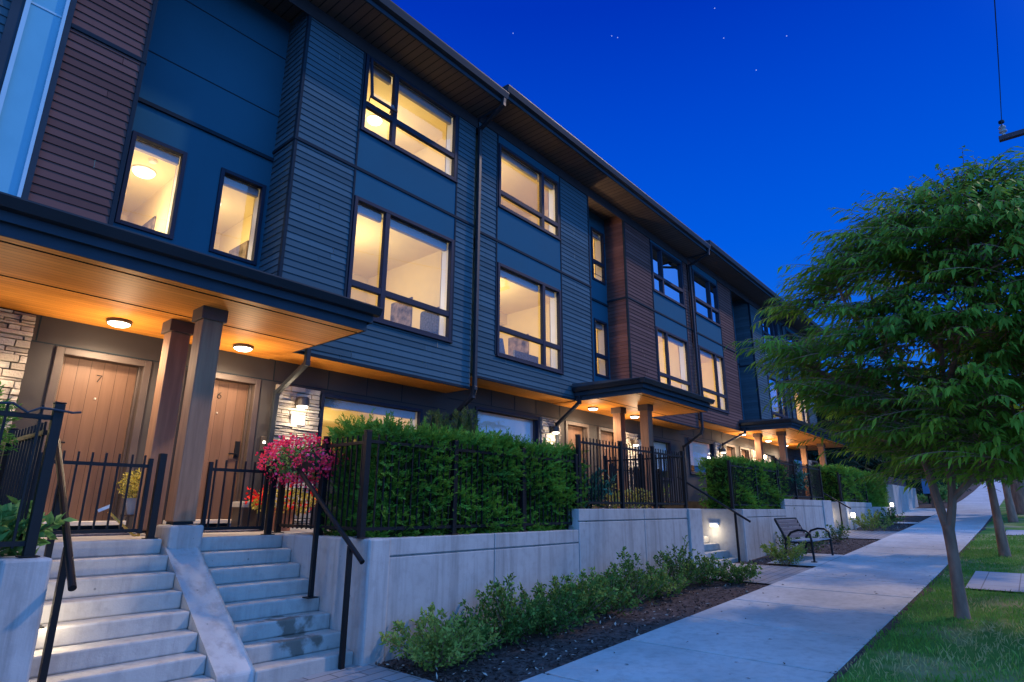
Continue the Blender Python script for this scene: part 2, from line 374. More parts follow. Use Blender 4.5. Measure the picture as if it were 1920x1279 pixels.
# ================================================================== SETTING
XS = np.array([-40, -20, -10, -5, -2, 0, 2.5, 4.5, 7, 9.6, 12, 14.2, 17, 21, 24, 27, 30, 33.7, 36.5, 39.4, 45, 50, 55, 60, 70, 90, 140.])
def strip(name, m, y0, y1, dz, x0=-40, x1=140, rough=0, ny=2):
    b = MB(); xs = [x for x in XS if x0 < x < x1]; xs = [x0]+xs+[x1]; ys = np.linspace(y0, y1, ny)
    for x in xs:
        for y in ys: b.v.append((x, y, g(x)+dz))
    for i in range(len(xs)-1):
        for j in range(ny-1):
            a = i*ny+j; b.f.append((a, a+ny, a+ny+1, a+1))
    return struct(b.build(name, m))
strip('ground', 'soil', -70, 110, -.06)
strip('lawn', 'lawn_turf', -3.2, 1.615, .005)
strip('planting_bed', 'mulch', 3.74, 5.45, -.012)
strip('road', 'asphalt', -13, -3.4, -.05)
b = MB()
for i in range(len(XS)-1): b.add([(XS[i], -3.4, g(XS[i])-.16), (XS[i+1], -3.4, g(XS[i+1])-.16), (XS[i+1], -3.4, g(XS[i+1])+.05), (XS[i], -3.4, g(XS[i])+.05), (XS[i], -3.22, g(XS[i])-.16), (XS[i+1], -3.22, g(XS[i+1])-.16), (XS[i+1], -3.22, g(XS[i+1])+.05), (XS[i], -3.22, g(XS[i])+.05)], [(0, 1, 2, 3), (3, 2, 6, 7), (5, 4, 7, 6)])
struct(b.build('kerb', 'sidewalk_concrete'))
# sidewalk of separate slabs with tooled joints
b = MB(); x = 4.82-1.55*8
while x < 90:
    x1 = x+1.55-.04
    za, zb = g(x), g(x1); j = random.uniform(-.002, .002)
    y0, y1 = 1.64, 3.72
    b.add([(x, y0, za-.1), (x1, y0, zb-.1), (x1, y1, zb-.1), (x, y1, za-.1), (x, y0, za+.018+j), (x1, y0, zb+.018+j), (x1, y1, zb+.018+j), (x, y1, za+.018+j)], [(4, 5, 6, 7), (0, 1, 5, 4), (1, 2, 6, 5), (2, 3, 7, 6), (3, 0, 4, 7)])
    x += 1.55
struct(b.build('sidewalk', 'sidewalk_concrete', bevel=.008))
def flat_patch(name, m, x0, x1, y0, y1, dz): return strip(name, m, y0, y1, dz, x0, x1)
flat_patch('paver_path', 'paver_grey', 1.3, 4.02, 3.72, 5.44, .012)
flat_patch('paver_path', 'paver_grey', 11.25, 13.75, 3.72, 5.44, .012)
flat_patch('paver_path', 'paver_grey', 21.2, 24.4, 3.72, 5.44, .012)
flat_patch('stepping_strip', 'sidewalk_concrete', 28.4, 29.2, 3.74, 4.6, .012)
flat_patch('driveway', 'sidewalk_concrete', 33.2, 39.5, 3.74, 9, .014)
flat_patch('bench_pad', 'sidewalk_concrete', 14.1, 16.5, 3.73, 4.75, .014)
flat_patch('paver_patch', 'paver_pale', 12.35, 14.75, -3.1, 1.12, .03)
flat_patch('paver_patch', 'paver_pale', 23.9, 26.1, -3.1, .95, .03)
b = MB()   # crumbling bare soil edge between lawn and slabs
xs = np.arange(4, 40, .18); wv = [.045+.05*max(0, math.sin(x*1.7)+.6*math.sin(x*4.3+1))+.02*random.random() for x in xs]
for x, w_ in zip(xs, wv): b.v += [(x, 1.655, g(x)+.010), (x, 1.632-w_, g(x)+.0085)]
for k in range(len(xs)-1): b.f.append((2*k, 2*k+1, 2*k+3, 2*k+2))
struct(b.build('soil_edge', 'mulch'))

# grass blades
def grass(x0, x1, y0, y1, n):
    x = x0+(x1-x0)*rng.random(n)**1.5; y = y0+(y1-y0)*rng.random(n); z = np.interp(x, GX, GZ)+.004
    keep = ~((x > 12.3) & (x < 14.8) & (y < 1.14)); d2 = (x-9.83)**2+(y-.97)**2; keep &= d2 > .10*rng.random(n)
    P = np.stack([x, y, z], 1)[keep]; worn = lownoise(P, 1.3, 5)*.9+.9*np.exp(-((P[:, 0]-8.9)**2/.9+(P[:, 1]-.55)**2/.28))+.5*np.exp(-((P[:, 0]-7.4)**2/.5+(P[:, 1]-.4)**2/.2))
    k2 = rng.random(len(P)) > np.clip((worn-.15)*1.3, 0, .55); P = P[k2]; worn = worn[k2]
    D = rng.normal(size=P.shape)*.42+np.array([0, 0, 1.]); L = .045+.06*rng.random(len(P)); tone = np.clip(rng.random(len(P))*.62+np.clip(worn, 0, 1)*1.2, 0, 1)
    return struct(leafobj('grass', P, D, rand_dirs(len(P)), L, .007+.006*rng.random(len(P)), 'grass_blade', fold=.1, droop=.15, tone=tone), 'stuff')
o = grass(4.5, 24, -2.2, 1.60, 46000); tag(o, 'short green lawn grass beside the sidewalk with worn straw patches', 'grass')
# loose bark chips
n = 7000; P = np.stack([4+26*rng.random(n)**1.7, 3.78+1.45*rng.random(n), np.zeros(n)], 1); P[:, 2] = np.interp(P[:, 0], GX, GZ)-.004
k = ~(((P[:, 0] > 11.2) & (P[:, 0] < 13.8)) | ((P[:, 0] > 21.1) & (P[:, 0] < 24.5)) | ((P[:, 0] > 14) & (P[:, 0] < 16.6) & (P[:, 1] < 4.8)) | (P[:, 0] < 4.05)); P = P[k]
D = rng.normal(size=P.shape)*np.array([1, 1, .35]); leafc = NT('chip'); a_ = leafc.n('ShaderNodeAttribute', attribute_name='tone'); leafc.principled(leafc.ramp(a_.outputs['Fac'], ((0, (.03, .02, .018)), (.86, (.09, .06, .05)), (.93, (.42, .36, .30)))), .9, .1)
tag(struct(leafobj('bark_chips', P, D, np.tile([0, 0, 1.], (len(P), 1))+rng.normal(size=P.shape)*.3, .03+.05*rng.random(len(P)), .015+.015*rng.random(len(P)), 'chip'), 'stuff'), 'scattered bark chips and pale litter on the dark mulch bed', 'bark mulch')

n = 90; P = np.stack([4.6+24*rng.random(n)**1.4, 1.62+2.1*rng.random(n)**1.6, np.zeros(n)], 1); P[:, 2] = np.interp(P[:, 0], GX, GZ)+.024
tag(struct(leafobj('leaf_litter', P, rng.normal(size=P.shape)*np.array([1, 1, .12]), np.tile([0, 0, 1.], (n, 1))+rng.normal(size=P.shape)*.2, .035+.03*rng.random(n), .018+.01*rng.random(n), 'chip', tone=.6+.25*rng.random(n)), 'stuff'), 'few dry fallen leaves scattered on the sidewalk slabs', 'leaf litter')

# ================================================================== TOWNHOUSES
YS, YW = 8.2, 8.88
PITCH = .112
def rects(x0, x1, z0, z1, holes):
    xs = sorted({x0, x1, *[min(max(h[k], x0), x1) for h in holes for k in (0, 1)]}); zs = sorted({z0, z1, *[min(max(h[k], z0), z1) for h in holes for k in (2, 3)]})
    out = []
    for zi in range(len(zs)-1):
        run = None
        for xi in range(len(xs)-1):
            cx, cz = (xs[xi]+xs[xi+1])/2, (zs[zi]+zs[zi+1])/2
            if any(h[0] < cx < h[1] and h[2] < cz < h[3] for h in holes):
                if run: out.append(run); run = None
            else: run = [run[0], xs[xi+1], zs[zi], zs[zi+1]] if run else [xs[xi], xs[xi+1], zs[zi], zs[zi+1]]
        if run: out.append(run)
    return out
def lap(b, u0, u1, z0, z1, face, z_ref):      # face(u, off, z) -> point; sawtooth lap boards
    k0 = math.floor((z0-z_ref)/PITCH+1e-6); z = z_ref+k0*PITCH
    while z < z1-1e-4:
        a, c = max(z, z0), min(z+PITCH, z1)
        if c-a > .004:
            o0 = .016*(1-(a-z)/PITCH); o1 = .016*(1-(c-z)/PITCH); u = u0; step = random.uniform(.5, 3.6)
            while u < u1-1e-6:
                v = min(u+step, u1); v = u1 if u1-v < .12 else v; w = .0 if v == u1 else .005
                tn = random.random(); n0 = len(b.v); k_ = random.uniform(-.0012, .0012)
                b.quad(face(u, o0+k_, a), face(v-w, o0+k_, a), face(v-w, o1, c), face(u, o1, c))
                if a == z: b.quad(face(u, -.001, a), face(v-w, -.001, a), face(v-w, o0+k_, a), face(u, o0+k_, a))
                b.tone += [tn]*(len(b.v)-n0); u = v; step = 3.6
        z += PITCH
def front(y): return lambda u, off, z: (u, y-off, z)
def sideface(x, sgn): return lambda u, off, z: (x+sgn*off, u, z)

def window(house, x0, x1, z0, z1, y, mull=(), rails=(), glassm='clear_glass', lit=None, open_sash=None, fw=.07, rec=.05, sill=True):
    """frame with mullions and one pane per light; x0..x1, z0..z1 is the outer frame"""
    b = MB(); yf, yb = y-.03, y+.07
    b.box(x0, x0+fw, yf, yb, z0, z1); b.box(x1-fw, x1, yf, yb, z0, z1); b.box(x0+fw, x1-fw, yf, yb, z0, z0+fw); b.box(x0+fw, x1-fw, yf, yb, z1-fw, z1)
    xs = [x0+fw]+[m for m in mull]+[x1-fw]; mw = .10
    edges = [x0+fw]
    for m in mull:
        b.box(m-mw/2, m+mw/2, yf+.004, yb-.004, z0+fw, z1-fw); edges += [m-mw/2, m+mw/2]
    edges.append(x1-fw)
    zr = [z0+fw]
    for r in rails: zr += [r-.055, r+.055]
    zr.append(z1-fw)
    for r in rails:
        for k in range(0, len(edges), 2): b.box(edges[k], edges[k+1], yf+.008, yb-.008, r-.055, r+.055)
    if sill: b.box(x0-.02, x1+.02, y-.06, y+.01, z0-.035, z0-.002)
    f = b.build('window', 'window_frame_black', house, bevel=.006)
    for k in range(0, len(edges), 2):
        for j in range(0, len(zr), 2):
            if open_sash and (k, j) == open_sash:
                h = zr[j+1]-zr[j]; a = R(7); X0, X1 = edges[k]+.005, edges[k+1]-.005; top = zr[j+1]; s_ = MB()
                def Q(u, t, d): return (u, y-.02-math.sin(a)*t-d*math.cos(a), top-math.cos(a)*t+d*math.sin(a))
                def slab(u0, u1, t0, t1, d0, d1):
                    vs = [Q(u, t, d) for d in (d0, d1) for t in (t0, t1) for u in (u0, u1)]
                    s_.add(vs, [(0, 1, 3, 2), (4, 6, 7, 5), (0, 4, 5, 1), (2, 3, 7, 6), (0, 2, 6, 4), (1, 5, 7, 3)])
                w = .045; slab(X0, X1, 0, w, 0, .04); slab(X0, X1, h-w, h, 0, .04); slab(X0, X0+w, w, h-w, 0, .04); slab(X1-w, X1, w, h-w, 0, .04)
                sa = s_.build('open_sash', 'window_frame_black', f)
                p = MB(); p.quad(Q(X0+w, w, .02), Q(X1-w, w, .02), Q(X1-w, h-w, .02), Q(X0+w, h-w, .02)); p.build('pane', glassm, f)
                arm = MB(); arm.bar((X1-.06, y, zr[j]+.03), Q(X1-.06, h*.72, .0), .014); arm.bar((X0+.06, y, zr[j]+.03), Q(X0+.06, h*.72, .0), .014); arm.build('stay_arm', 'black_metal', f)
                continue
            p = MB(); p.quad((edges[k], y+rec, zr[j]), (edges[k+1], y+rec, zr[j]), (edges[k+1], y+rec, zr[j+1]), (edges[k], y+rec, zr[j+1])); p.build('pane', glassm, f)
    # plaster reveal behind the frame
    if lit is not None:
        r = MB(); d = .30
        r.quad((x0+.02, y+.075, z1-.02), (x1-.02, y+.075, z1-.02), (x1-.02, y+d, z1-.02), (x0+.02, y+d, z1-.02)); r.quad((x0+.02, y+.075, z0+.02), (x0+.02, y+d, z0+.02), (x1-.02, y+d, z0+.02), (x1-.02, y+.075, z0+.02))
        r.quad((x0+.02, y+.075, z0+.02), (x0+.02, y+.075, z1-.02), (x0+.02, y+d, z1-.02), (x0+.02, y+d, z0+.02)); r.quad((x1-.02, y+.075, z0+.02), (x1-.02, y+d, z0+.02), (x1-.02, y+d, z1-.02), (x1-.02, y+.075, z1-.02))
        r.build('reveal', 'white_plastic' if lit else 'unlit_room_dark', f)
        if lit:
            for k in range(0, len(edges), 2):
                MB().box(edges[k]-.01, edges[k+1]+.01, y+.12, y+.20, z1-fw-.10-.05*random.random(), z1-.03).build('roller_blind', 'blind_fabric', f, bevel=.01)
    return f
def room(house, x0, x1, y0, y1, z0, z1, hole, lit=True, energy=60, lampx=None, lampy=None, bulkhead=None, fixture=True):
    """plastered room shell with a window opening at its street side"""
    b = MB()
    b.quad((x0, y0, z0), (x0, y1, z0), (x1, y1, z0), (x1, y0, z0)); b.quad((x0, y0, z1), (x1, y0, z1), (x1, y1, z1), (x0, y1, z1))
    b.quad((x0, y0, z0), (x0, y0, z1), (x0, y1, z1), (x0, y1, z0)); b.quad((x1, y0, z0), (x1, y1, z0), (x1, y1, z1), (x1, y0, z1)); b.quad((x0, y1, z0), (x0, y1, z1), (x1, y1, z1), (x1, y1, z0))
    for r in rects(x0, x1, z0, z1, [hole]): b.quad((r[0], y0, r[2]), (r[1], y0, r[2]), (r[1], y0, r[3]), (r[0], y0, r[3]))
    if bulkhead: b.box(x0+.005, x1-.005, y1-bulkhead, y1-.005, z1-.32, z1-.004)
    o = b.build('room', 'cream_paint' if lit else 'unlit_room_dark', house)
    if lit and y1-y0 > 2:   # door casing and a framed print on the far walls
        dx = x0+(x1-x0)*(.25+.4*random.random()); k = MB()
        k.box(dx, dx+.07, y1-.03, y1-.004, z0+.01, z0+2.15); k.box(dx+.85, dx+.92, y1-.03, y1-.004, z0+.01, z0+2.15); k.box(dx+.07, dx+.85, y1-.03, y1-.004, z0+2.08, z0+2.15); k.box(dx+.07, dx+.85, y1-.012, y1-.0045, z0+.01, z0+2.08)
        k.build('inner_door', 'white_plastic', o)
        py = y0+(y1-y0)*.45; k = MB(); k.box(x1-.035, x1-.004, py, py+.75, z0+1.25, z0+2.05); k.build('framed_print', 'art_print', o, bevel=.008)
    if lit:
        lx = lampx if lampx is not None else (x0+x1)/2; ly = lampy if lampy is not None else (y0+y1)/2
        if fixture:
            MB().lathe((lx, ly, z1-.075), ((.05, -.02), (.13, 0), (.155, .03), (.155, .05)), 24).build('ceiling_lamp', 'room_lamp_glow', o, smooth=True)
            MB().lathe((lx, ly, z1-.075), ((.15, .052), (.175, .055), (.175, .073)), 24).build('lamp_rim', 'white_plastic', o)
        lamp('room_light', (lx, ly, z1-.85), energy*1.22, (1, .79, .42), .25, house)
    return o

def door(house, xc, zt, zs, num, hand):
    """plank door set back in a frame; xc centre, zt trim top, zs threshold"""
    x0, x1 = xc-.535, xc+.535; b = MB(); f = .085
    b.box(x0, x0+f, YW-.035, YW+.13, zs, zt); b.box(x1-f, x1, YW-.035, YW+.13, zs, zt); b.box(x0+f, x1-f, YW-.035, YW+.13, zt-f, zt)
    b.box(x0+f, x0+f+.03, YW+.06, YW+.13, zs, zt-f); b.box(x1-f-.03, x1-f, YW+.06, YW+.13, zs, zt-f)
    fr = b.build('door_frame', 'door_trim', house, bevel=.006)
    d = MB().box(x0+f, x1-f, YW+.13, YW+.18, zs, zt-f).build('door', 'door_wood', house)
    s = MB(); s.box(x0-.02, x1+.02, YW-.10, YW+.14, zs-.05, zs); s.build('door_sill', 'stone_sill', house, bevel=.006)
    h = MB(); hx = xc+hand*.36; h.box(hx-.035, hx+.035, YW+.10, YW+.13, zs+.88, zs+1.12); h.bar((hx, YW+.085, zs+.93), (hx-hand*.13, YW+.085, zs+.93), .022); h.build('handle', 'black_metal', d, bevel=.004)
    k = MB(); k.lathe((xc, YW+.122, zs+1.5), ((.012, 0), (.012, .02)), 10); k.build('peephole', 'stone_sill', d)
    if num:
        q = MB(); zc = zs+1.77; y = YW+.122; hgt = .085
        if num == 7: q.tube([(xc-.028, y, zc+hgt/2), (xc+.03, y, zc+hgt/2), (xc-.012, y, zc-hgt/2)], .0055, 6)
        else:
            pts = [(xc+.022, y, zc+.045), (xc-.005, y, zc+.03), (xc-.024, y, zc+.002)]
            pts += [(xc+.027*math.cos(a), y, zc-.014+.027*math.sin(a)) for a in np.linspace(math.pi*.95, math.pi*3.0, 18)]
            q.tube(pts, .0055, 6)
        q.build('number', 'black_metal', d)
    return d
simple('door_trim', (.062, .045, .038), .5, .4, var=.15, scale=4)

def stone(house, x0, x1, z0, z1, y=YW):
    b = MB(); z = z0
    while z < z1-.02:
        h = min(random.choice((.035, .05, .06, .075, .09)), z1-z); x = x0
        while x < x1-.01:
            w = min(random.uniform(.10, .42), x1-x)
            if x1-x-w < .07: w = x1-x
            d = random.uniform(.035, .085); n0 = len(b.v); j = lambda a: random.uniform(-a, a)
            g_ = .0035
            b.add([(x+g_, y, z+g_), (x+w-g_, y, z+g_), (x+w-g_, y, z+h-g_), (x+g_, y, z+h-g_), (x+g_+abs(j(.008)), y-d+j(.01), z+g_+abs(j(.006))), (x+w-g_-abs(j(.008)), y-d+j(.01), z+g_+abs(j(.006))), (x+w-g_-abs(j(.008)), y-d+j(.01), z+h-g_-abs(j(.006))), (x+g_+abs(j(.008)), y-d+j(.01), z+h-g_-abs(j(.006)))],
                  [(4, 5, 6, 7), (0, 1, 5, 4), (1, 2, 6, 5), (2, 3, 7, 6), (3, 0, 4, 7)])
            b.tone += [random.random()]*8; x += w
        z += h
    return b.build('stone_veneer', 'ledge_stone', house)

def downspout(house, pts, r=.04):
    b = MB()
    for p, q in zip(pts, pts[1:]): b.bar(p, q, r*2, r*1.8)
    for p in pts[1:-1]: b.box(p[0]-r*1.05, p[0]+r*1.05, p[1]-r*1.05, p[1]+r*1.05, p[2]-r*1.05, p[2]+r*1.05)
    return b.build('downspout', 'gutter_metal', house, bevel=.008)

def eave(house, x0, x1, zs, end0=False, end1=False):
    """slatted eave soffit, two-step fascia, gutter and roof of one house"""
    yf = 7.37
    MB().box(x0, x1, yf+.03, 9.4, zs, zs+.05).build('eave_soffit', 'eave_slats', house)
    b = MB(); b.box(x0, x1, yf, yf+.03, zs-.03, zs+.20)
    if end0: b.box(x0-.03, x0, yf, 12, zs-.03, zs+.26)
    if end1: b.box(x1, x1+.03, yf, 12, zs-.03, zs+.26)
    b.build('fascia', 'fascia_blue', house)
    p = [(yf-.003, zs+.05), (yf-.085, zs+.075), (yf-.125, zs+.19), (yf-.125, zs+.215), (yf-.003, zs+.215)]
    MB().prism(p, 0, x0-(.04 if end0 else 0), x1+(.02 if end1 else 0)).build('gutter', 'gutter_metal', house)
    p = [(yf-.10, zs+.225), (18.5, zs+1.35), (18.5, zs+1.25), (9.4, zs+.06), (yf+.03, zs+.201)]
    MB().prism(p, 0, x0-(.05 if end0 else 0), x1+(.05 if end1 else 0)).build('roof', 'roof_membrane', house)
    b = MB(); b.box(x0+.001, x1-.001, YS-.034, YS-.012, zs-.26, zs-.002); b.build('frieze_board', 'frieze_board', house)

def bay(house, x0, x1, zb, zt, zband, wcol, wins, smat, z_ref, end_l=None, end_r=None, span='spandrel_panel'):
    """upper storeys: lap siding with a window column of flat panels; wins: list of window z ranges"""
    holes = [(wcol[0], wcol[1], zb, zt)] if wcol else []
    b = MB()
    lo = [wcol[0], wcol[1], wins[0][0]-.04, zt] if wcol else None
    for r in rects(x0, x1, zb, zt, [lo] if lo else []): lap(b, r[0], r[1], r[2], r[3], front(YS), z_ref)
    if end_l is not None: lap(b, YS, end_l, zb, zt, sideface(x0, -1), z_ref); b.quad((x0, YS, zb), (x0, YS, zt), (x0, end_l, zt), (x0, end_l, zb)); b.tone += [.5]*4
    if end_r is not None: lap(b, YS, end_r, zb, zt, sideface(x1, 1), z_ref)
    b.build('siding', smat, house)
    if wcol:
        a, c = wcol
        for r in rects(a+.002, c-.002, wins[0][0], zt, [(a, c, w[0], w[1]) for w in wins]): MB().box(r[0], r[1], YS-.012, YS+.02, r[2], r[3]).build('spandrel', span, house)
    t_ = MB()
    for xx in (x0, x1):
        e = end_l if xx == x0 else end_r
        if e is not None:
            s = -1 if xx == x0 else 1
            t_.box(xx+s*.022, xx-s*.03, YS-.024, YS+.05, zb, zt)
    t_.box(x0-(.03 if end_l is not None else 0), x1+(.03 if end_r is not None else 0), YS-.036, YS-.002, zband-.03, zband+.03)
    if end_l is not None: t_.box(x0-.036, x0-.002, YS-.003, end_l, zband-.029, zband+.029)
    if end_r is not None: t_.box(x1+.002, x1+.036, YS-.003, end_r, zband-.029, zband+.029)
    if wcol:
        for xx in wcol: t_.box(xx-.02, xx+.02, YS-.026, YS+.02, wins[0][0], zt-.001)
    t_.box(x0, x1, YS-.022, YS+.03, zb+.002, zb+.05)
    t_.build('trim', 'dark_trim', house, bevel=.005)
    MB().box(x0, x1, YS+.03, YW-.003, zb+.004, zb+.03).build('bay_soffit', 'cedar_soffit', house)

# ---- per-house data: (door no., x0, x1, pair centre, side of pair, ground offset, upper offset, roof soffit z)
PAIRC = {1: 3.03, 2: 13.76, 3: 24.35, 4: 34.9}
def ground_floor(h, c, s, x0, x1, dz, num, win_lit, glassm, stone_full=False, has_door=True):
    """ground storey of one house; s = -1 left of the pair centre, +1 right of it"""
    soff = 3.765+dz; zt = 3.41+dz*.92; zs = 1.335+dz; floor = zs-.15
    dx = c+s*.775; st = sorted((c+s*1.57, c+s*2.35)); wi = sorted((c+s*2.39, c+s*4.62)); wz = (2.1+dz, 3.36+dz*.92)
    holes = [(dx-.535, dx+.535, floor, zt), (wi[0], wi[1], wz[0], wz[1])]
    b = MB()
    top = soff+.25
    for r in rects(x0, x1, floor-.4, top, holes): b.box(r[0], r[1], YW, YW+.12, r[2], r[3])
    w = b.build('wall', 'wall_panel', h)
    j = MB()   # panel joints as thin recessed battens
    j.box(x0+.02, x1-.02, YW-.004, YW-.001, zt+.012, zt+.026)
    for xx in (c+s*1.52, c+s*2.5, c+s*3.3, c+s*4.1): j.box(xx-.007, xx+.007, YW-.0045, YW-.0012, zt+.03, soff)
    j.build('panel_joint', 'dark_trim', w)
    door(h, dx, zt, zs, num, s)
    stone(h, st[0], st[1], floor, (soff-.005) if stone_full else zt-.02)
    window(h, wi[0], wi[1], wz[0], wz[1], YW, glassm=glassm, lit=win_lit, fw=.06)
    room(h, wi[0]-.6*(s < 0)-.05, wi[1]+.6*(s > 0)+.05, YW+.32, 12.4, 1.2+dz, 3.62+dz, (wi[0]+.02, wi[1]-.02, wz[0]+.02, wz[1]-.02), win_lit, 40, bulkhead=1.1, fixture=False)
    if not win_lit: MB().box(wi[0]+.07, wi[1]-.07, YW+.135, YW+.145, wz[0]+.3, wz[1]-.07).build('roller_blind', 'blind_pale', h)
    # unseen back of the house: closed shell
    bb = MB(); bb.box(x0, x1, 17.9, 18.1, floor-.4, 10.6); bb.build('back_wall', 'wall_panel', h)

def recess(h, x0, x1, s, zb, zt, up, wins, glassm):
    b = MB()
    for r in rects(x0, x1, zb, zt, wins): b.box(r[0], r[1], YW, YW+.06, r[2], r[3])
    w = b.build('recess_panel', 'spandrel_panel', h)
    MB().box(x0+.002, x1-.002, YW-.04, YW-.002, 7.13+up, 7.19+up).build('band_trim', 'dark_trim', w)
    for z in (8.01, 9.2): MB().box(x0+.002, x1-.002, YW-.006, YW-.001, z+up, z+up+.018).build('panel_joint', 'dark_trim', w)
    for (a, c, z0, z1) in wins: window(h, a, c, z0, z1, YW, rails=(z0+.62,) if z1-z0 > 1.6 else (), glassm=glassm, lit=True, fw=.06, sill=False)

HOUSES = {}
def house(key, label, loc): HOUSES[key] = thing('townhouse', label, 'townhouse', loc, 'townhouses of the terrace'); return HOUSES[key]

# -- house 7 (left edge of the picture)
h = house('7', 'townhouse with door 7, plum siding and a pale metal strip at the left edge', (1, 8.88, 0))
ground_floor(h, 3.03, -1, -2.3, 3.03, 0, 7, True, 'clear_glass', True)
b = MB(); lap(b, -2.3, .55, 3.765, 10.0, front(YS), 3.765); b.build('siding', 'blue_charcoal_siding', h)
b = MB(); b.box(.62, .93, YS-.02, YS+.02, 3.765, 10); b.build('pale_panel', 'pale_metal_panel', h)
b = MB(); b.box(.575, .62, YS-.06, YS+.02, 3.765, 10); b.box(.93, .965, YS-.06, YS+.02, 3.765, 10); b.box(.622, .928, YS-.03, YS-.0205, 7.335, 7.36); b.build('pale_trim', 'pale_metal_trim', h)
b = MB(); b.box(.46, .572, YS-.045, YS+.02, 3.765, 10); b.box(.968, 1.03, YS-.045, YS+.02, 3.765, 10); b.build('strip_surround', 'fascia_blue', h)
bay(h, 1.03, 1.86, 3.765, 10.0, 7.31, None, None, 'plum_siding', 3.765, None, YW)
recess(h, 1.86, 3.03, -1, 4.02, 10.0, 0, [(2.05, 2.79, 5.22, 6.65)], 'clear_glass')
room(h, 1.9, 3.02, YW+.32, 12.2, 4.2, 6.80, (2.07, 2.77, 5.24, 6.63), True, 26, lampx=2.62, lampy=10.2)
lamp('hall_fill_light', (2.17, YW+.15, 5.75), 26, (1, .70, .40), .05, h)  # bare unseen lamp added in the reveal to warm the next bay's return wall
MB().lathe((2.60, 9.75, 6.755), ((.05, 0), (.065, .02), (.065, .044)), 16).build('smoke_detector', 'white_plastic', h)
eave(h, -2.3, 3.03, 10.0)
# -- house 6
h = house('6', 'townhouse with door 6, lit blue charcoal bay and an open awning window', (5.5, 8.88, 0))
ground_floor(h, 3.03, 1, 3.03, 8.30, 0, 6, True, 'clear_glass')
recess(h, 3.03, 4.11, 1, 4.02, 10.0, 0, [(3.30, 4.04, 5.22, 6.65)], 'clear_glass')
room(h, 3.06, 4.5, YW+.32, 11.6, 4.2, 6.80, (3.32, 4.02, 5.24, 6.63), True, 26)
W6 = [(4.62, 6.78), (8.12, 9.76)]
bay(h, 4.11, 8.27, 3.765, 10.0, 7.31, (5.26, 7.72), W6, 'blue_charcoal_siding', 3.765, YW, None)
window(h, 5.30, 7.70, 4.62, 6.78, YS, mull=(6.03,), rails=(5.17,), lit=True)
window(h, 5.30, 7.70, 8.12, 9.76, YS, mull=(6.03,), rails=(8.70,), lit=True, open_sash=(0, 2))
room(h, 4.6, 8.2, YS+.32, 11.8, 4.05, 7.0, (5.32, 7.68, 4.64, 6.74), True, 70, lampx=6.3, lampy=9.9, fixture=False)
room(h, 4.3, 8.2, YS+.32, 12.0, 7.3, 9.9, (5.32, 7.68, 8.14, 9.74), True, 66, lampx=6.73, lampy=9.87, bulkhead=.9)
eave(h, 3.03, 8.30, 10.0, False, True)
downspout(h, [(8.22, 7.31, 10.05), (8.22, 7.33, 9.90), (8.31, 8.10, 9.68), (8.31, 8.10, 3.78), (8.31, 8.15, 3.62), (8.31, 8.80, 3.22), (8.31, 8.80, 1.25)])
# -- house 5
h = house('5', 'townhouse with lit blue charcoal bay right of the tall downspout', (11, 8.88, .25))
ground_floor(h, 13.76, -1, 8.30, 13.76, .27, 0, False, 'half_coated_glass')
W5 = [(4.62, 6.74), (8.12, 9.76)]
bay(h, 8.36, 12.78, 4.03, 10.22, 7.24, (9.00, 11.44), W5, 'blue_charcoal_siding', 4.03, None, YW)
window(h, 9.05, 11.40, 4.62, 6.74, YS, mull=(10.71,), rails=(5.24,), lit=True)
window(h, 9.05, 11.40, 8.12, 9.76, YS, mull=(10.71,), rails=(8.51,), lit=True)
room(h, 8.5, 12.6, YS+.32, 12.2, 4.2, 7.0, (9.07, 11.38, 4.64, 6.72), True, 95, lampx=10.2, lampy=10.0, fixture=False, bulkhead=1.2)
room(h, 8.5, 12.6, YS+.32, 12.0, 7.3, 9.9, (9.07, 11.38, 8.14, 9.74), True, 100, lampx=9.0, lampy=9.6)
recess(h, 12.78, 13.76, -1, 4.29, 10.22, .2, [(12.84, 13.56, 5.1, 6.8), (12.84, 13.56, 8.0, 9.7)], 'clear_glass')
room(h, 12.8, 13.74, YW+.32, 12, 4.2, 10.1, (12.86, 13.54, 5.1, 9.7), True, 30, fixture=False)
lamp('hall_fill_light', (12.96, YW+.09, 6.0), 90, (1, .66, .34), .05, h); lamp('hall_fill_light', (12.96, YW+.09, 8.9), 60, (1, .66, .34), .05, h)  # unseen fill lamps added behind the panes to light the plum return wall
eave(h, 8.35, 13.76, 10.22, True, False)
# -- house 4
h = house('4', 'townhouse with plum siding, unlit upper window and lit window beside the second canopy', (16.5, 8.88, .3))
ground_floor(h, 13.76, 1, 13.76, 19.2, .27, 0, False, 'half_coated_glass')
recess(h, 13.76, 14.78, 1, 4.29, 10.22, .2, [(13.98, 14.68, 5.1, 6.8), (13.98, 14.68, 8.0, 9.7)], 'clear_glass')
room(h, 13.80, 15.4, YW+.32, 12, 4.2, 10.1, (14.0, 14.66, 5.1, 9.7), True, 40, fixture=False)
lamp('hall_fill_light', (14.5, YW+1.6, 6.3), 40, (1, .74, .36), .15, h)
bay(h, 14.78, 19.17, 4.05, 10.22, 7.5, (16.42, 18.80), [(4.95, 7.0), (8.20, 9.88)], 'plum_siding', 4.05, YW, None)
window(h, 16.47, 18.76, 4.95, 7.0, YS, mull=(17.20,), rails=(5.50,), lit=True, glassm='half_coated_glass')
window(h, 16.47, 18.76, 8.20, 9.88, YS, mull=(17.20,), rails=(8.80,), lit=False, glassm='coated_glass')
room(h, 15.6, 19.0, YS+.32, 12.2, 4.4, 7.2, (16.49, 18.74, 4.97, 6.98), True, 115, lampx=16.9, lampy=10.3, fixture=False)
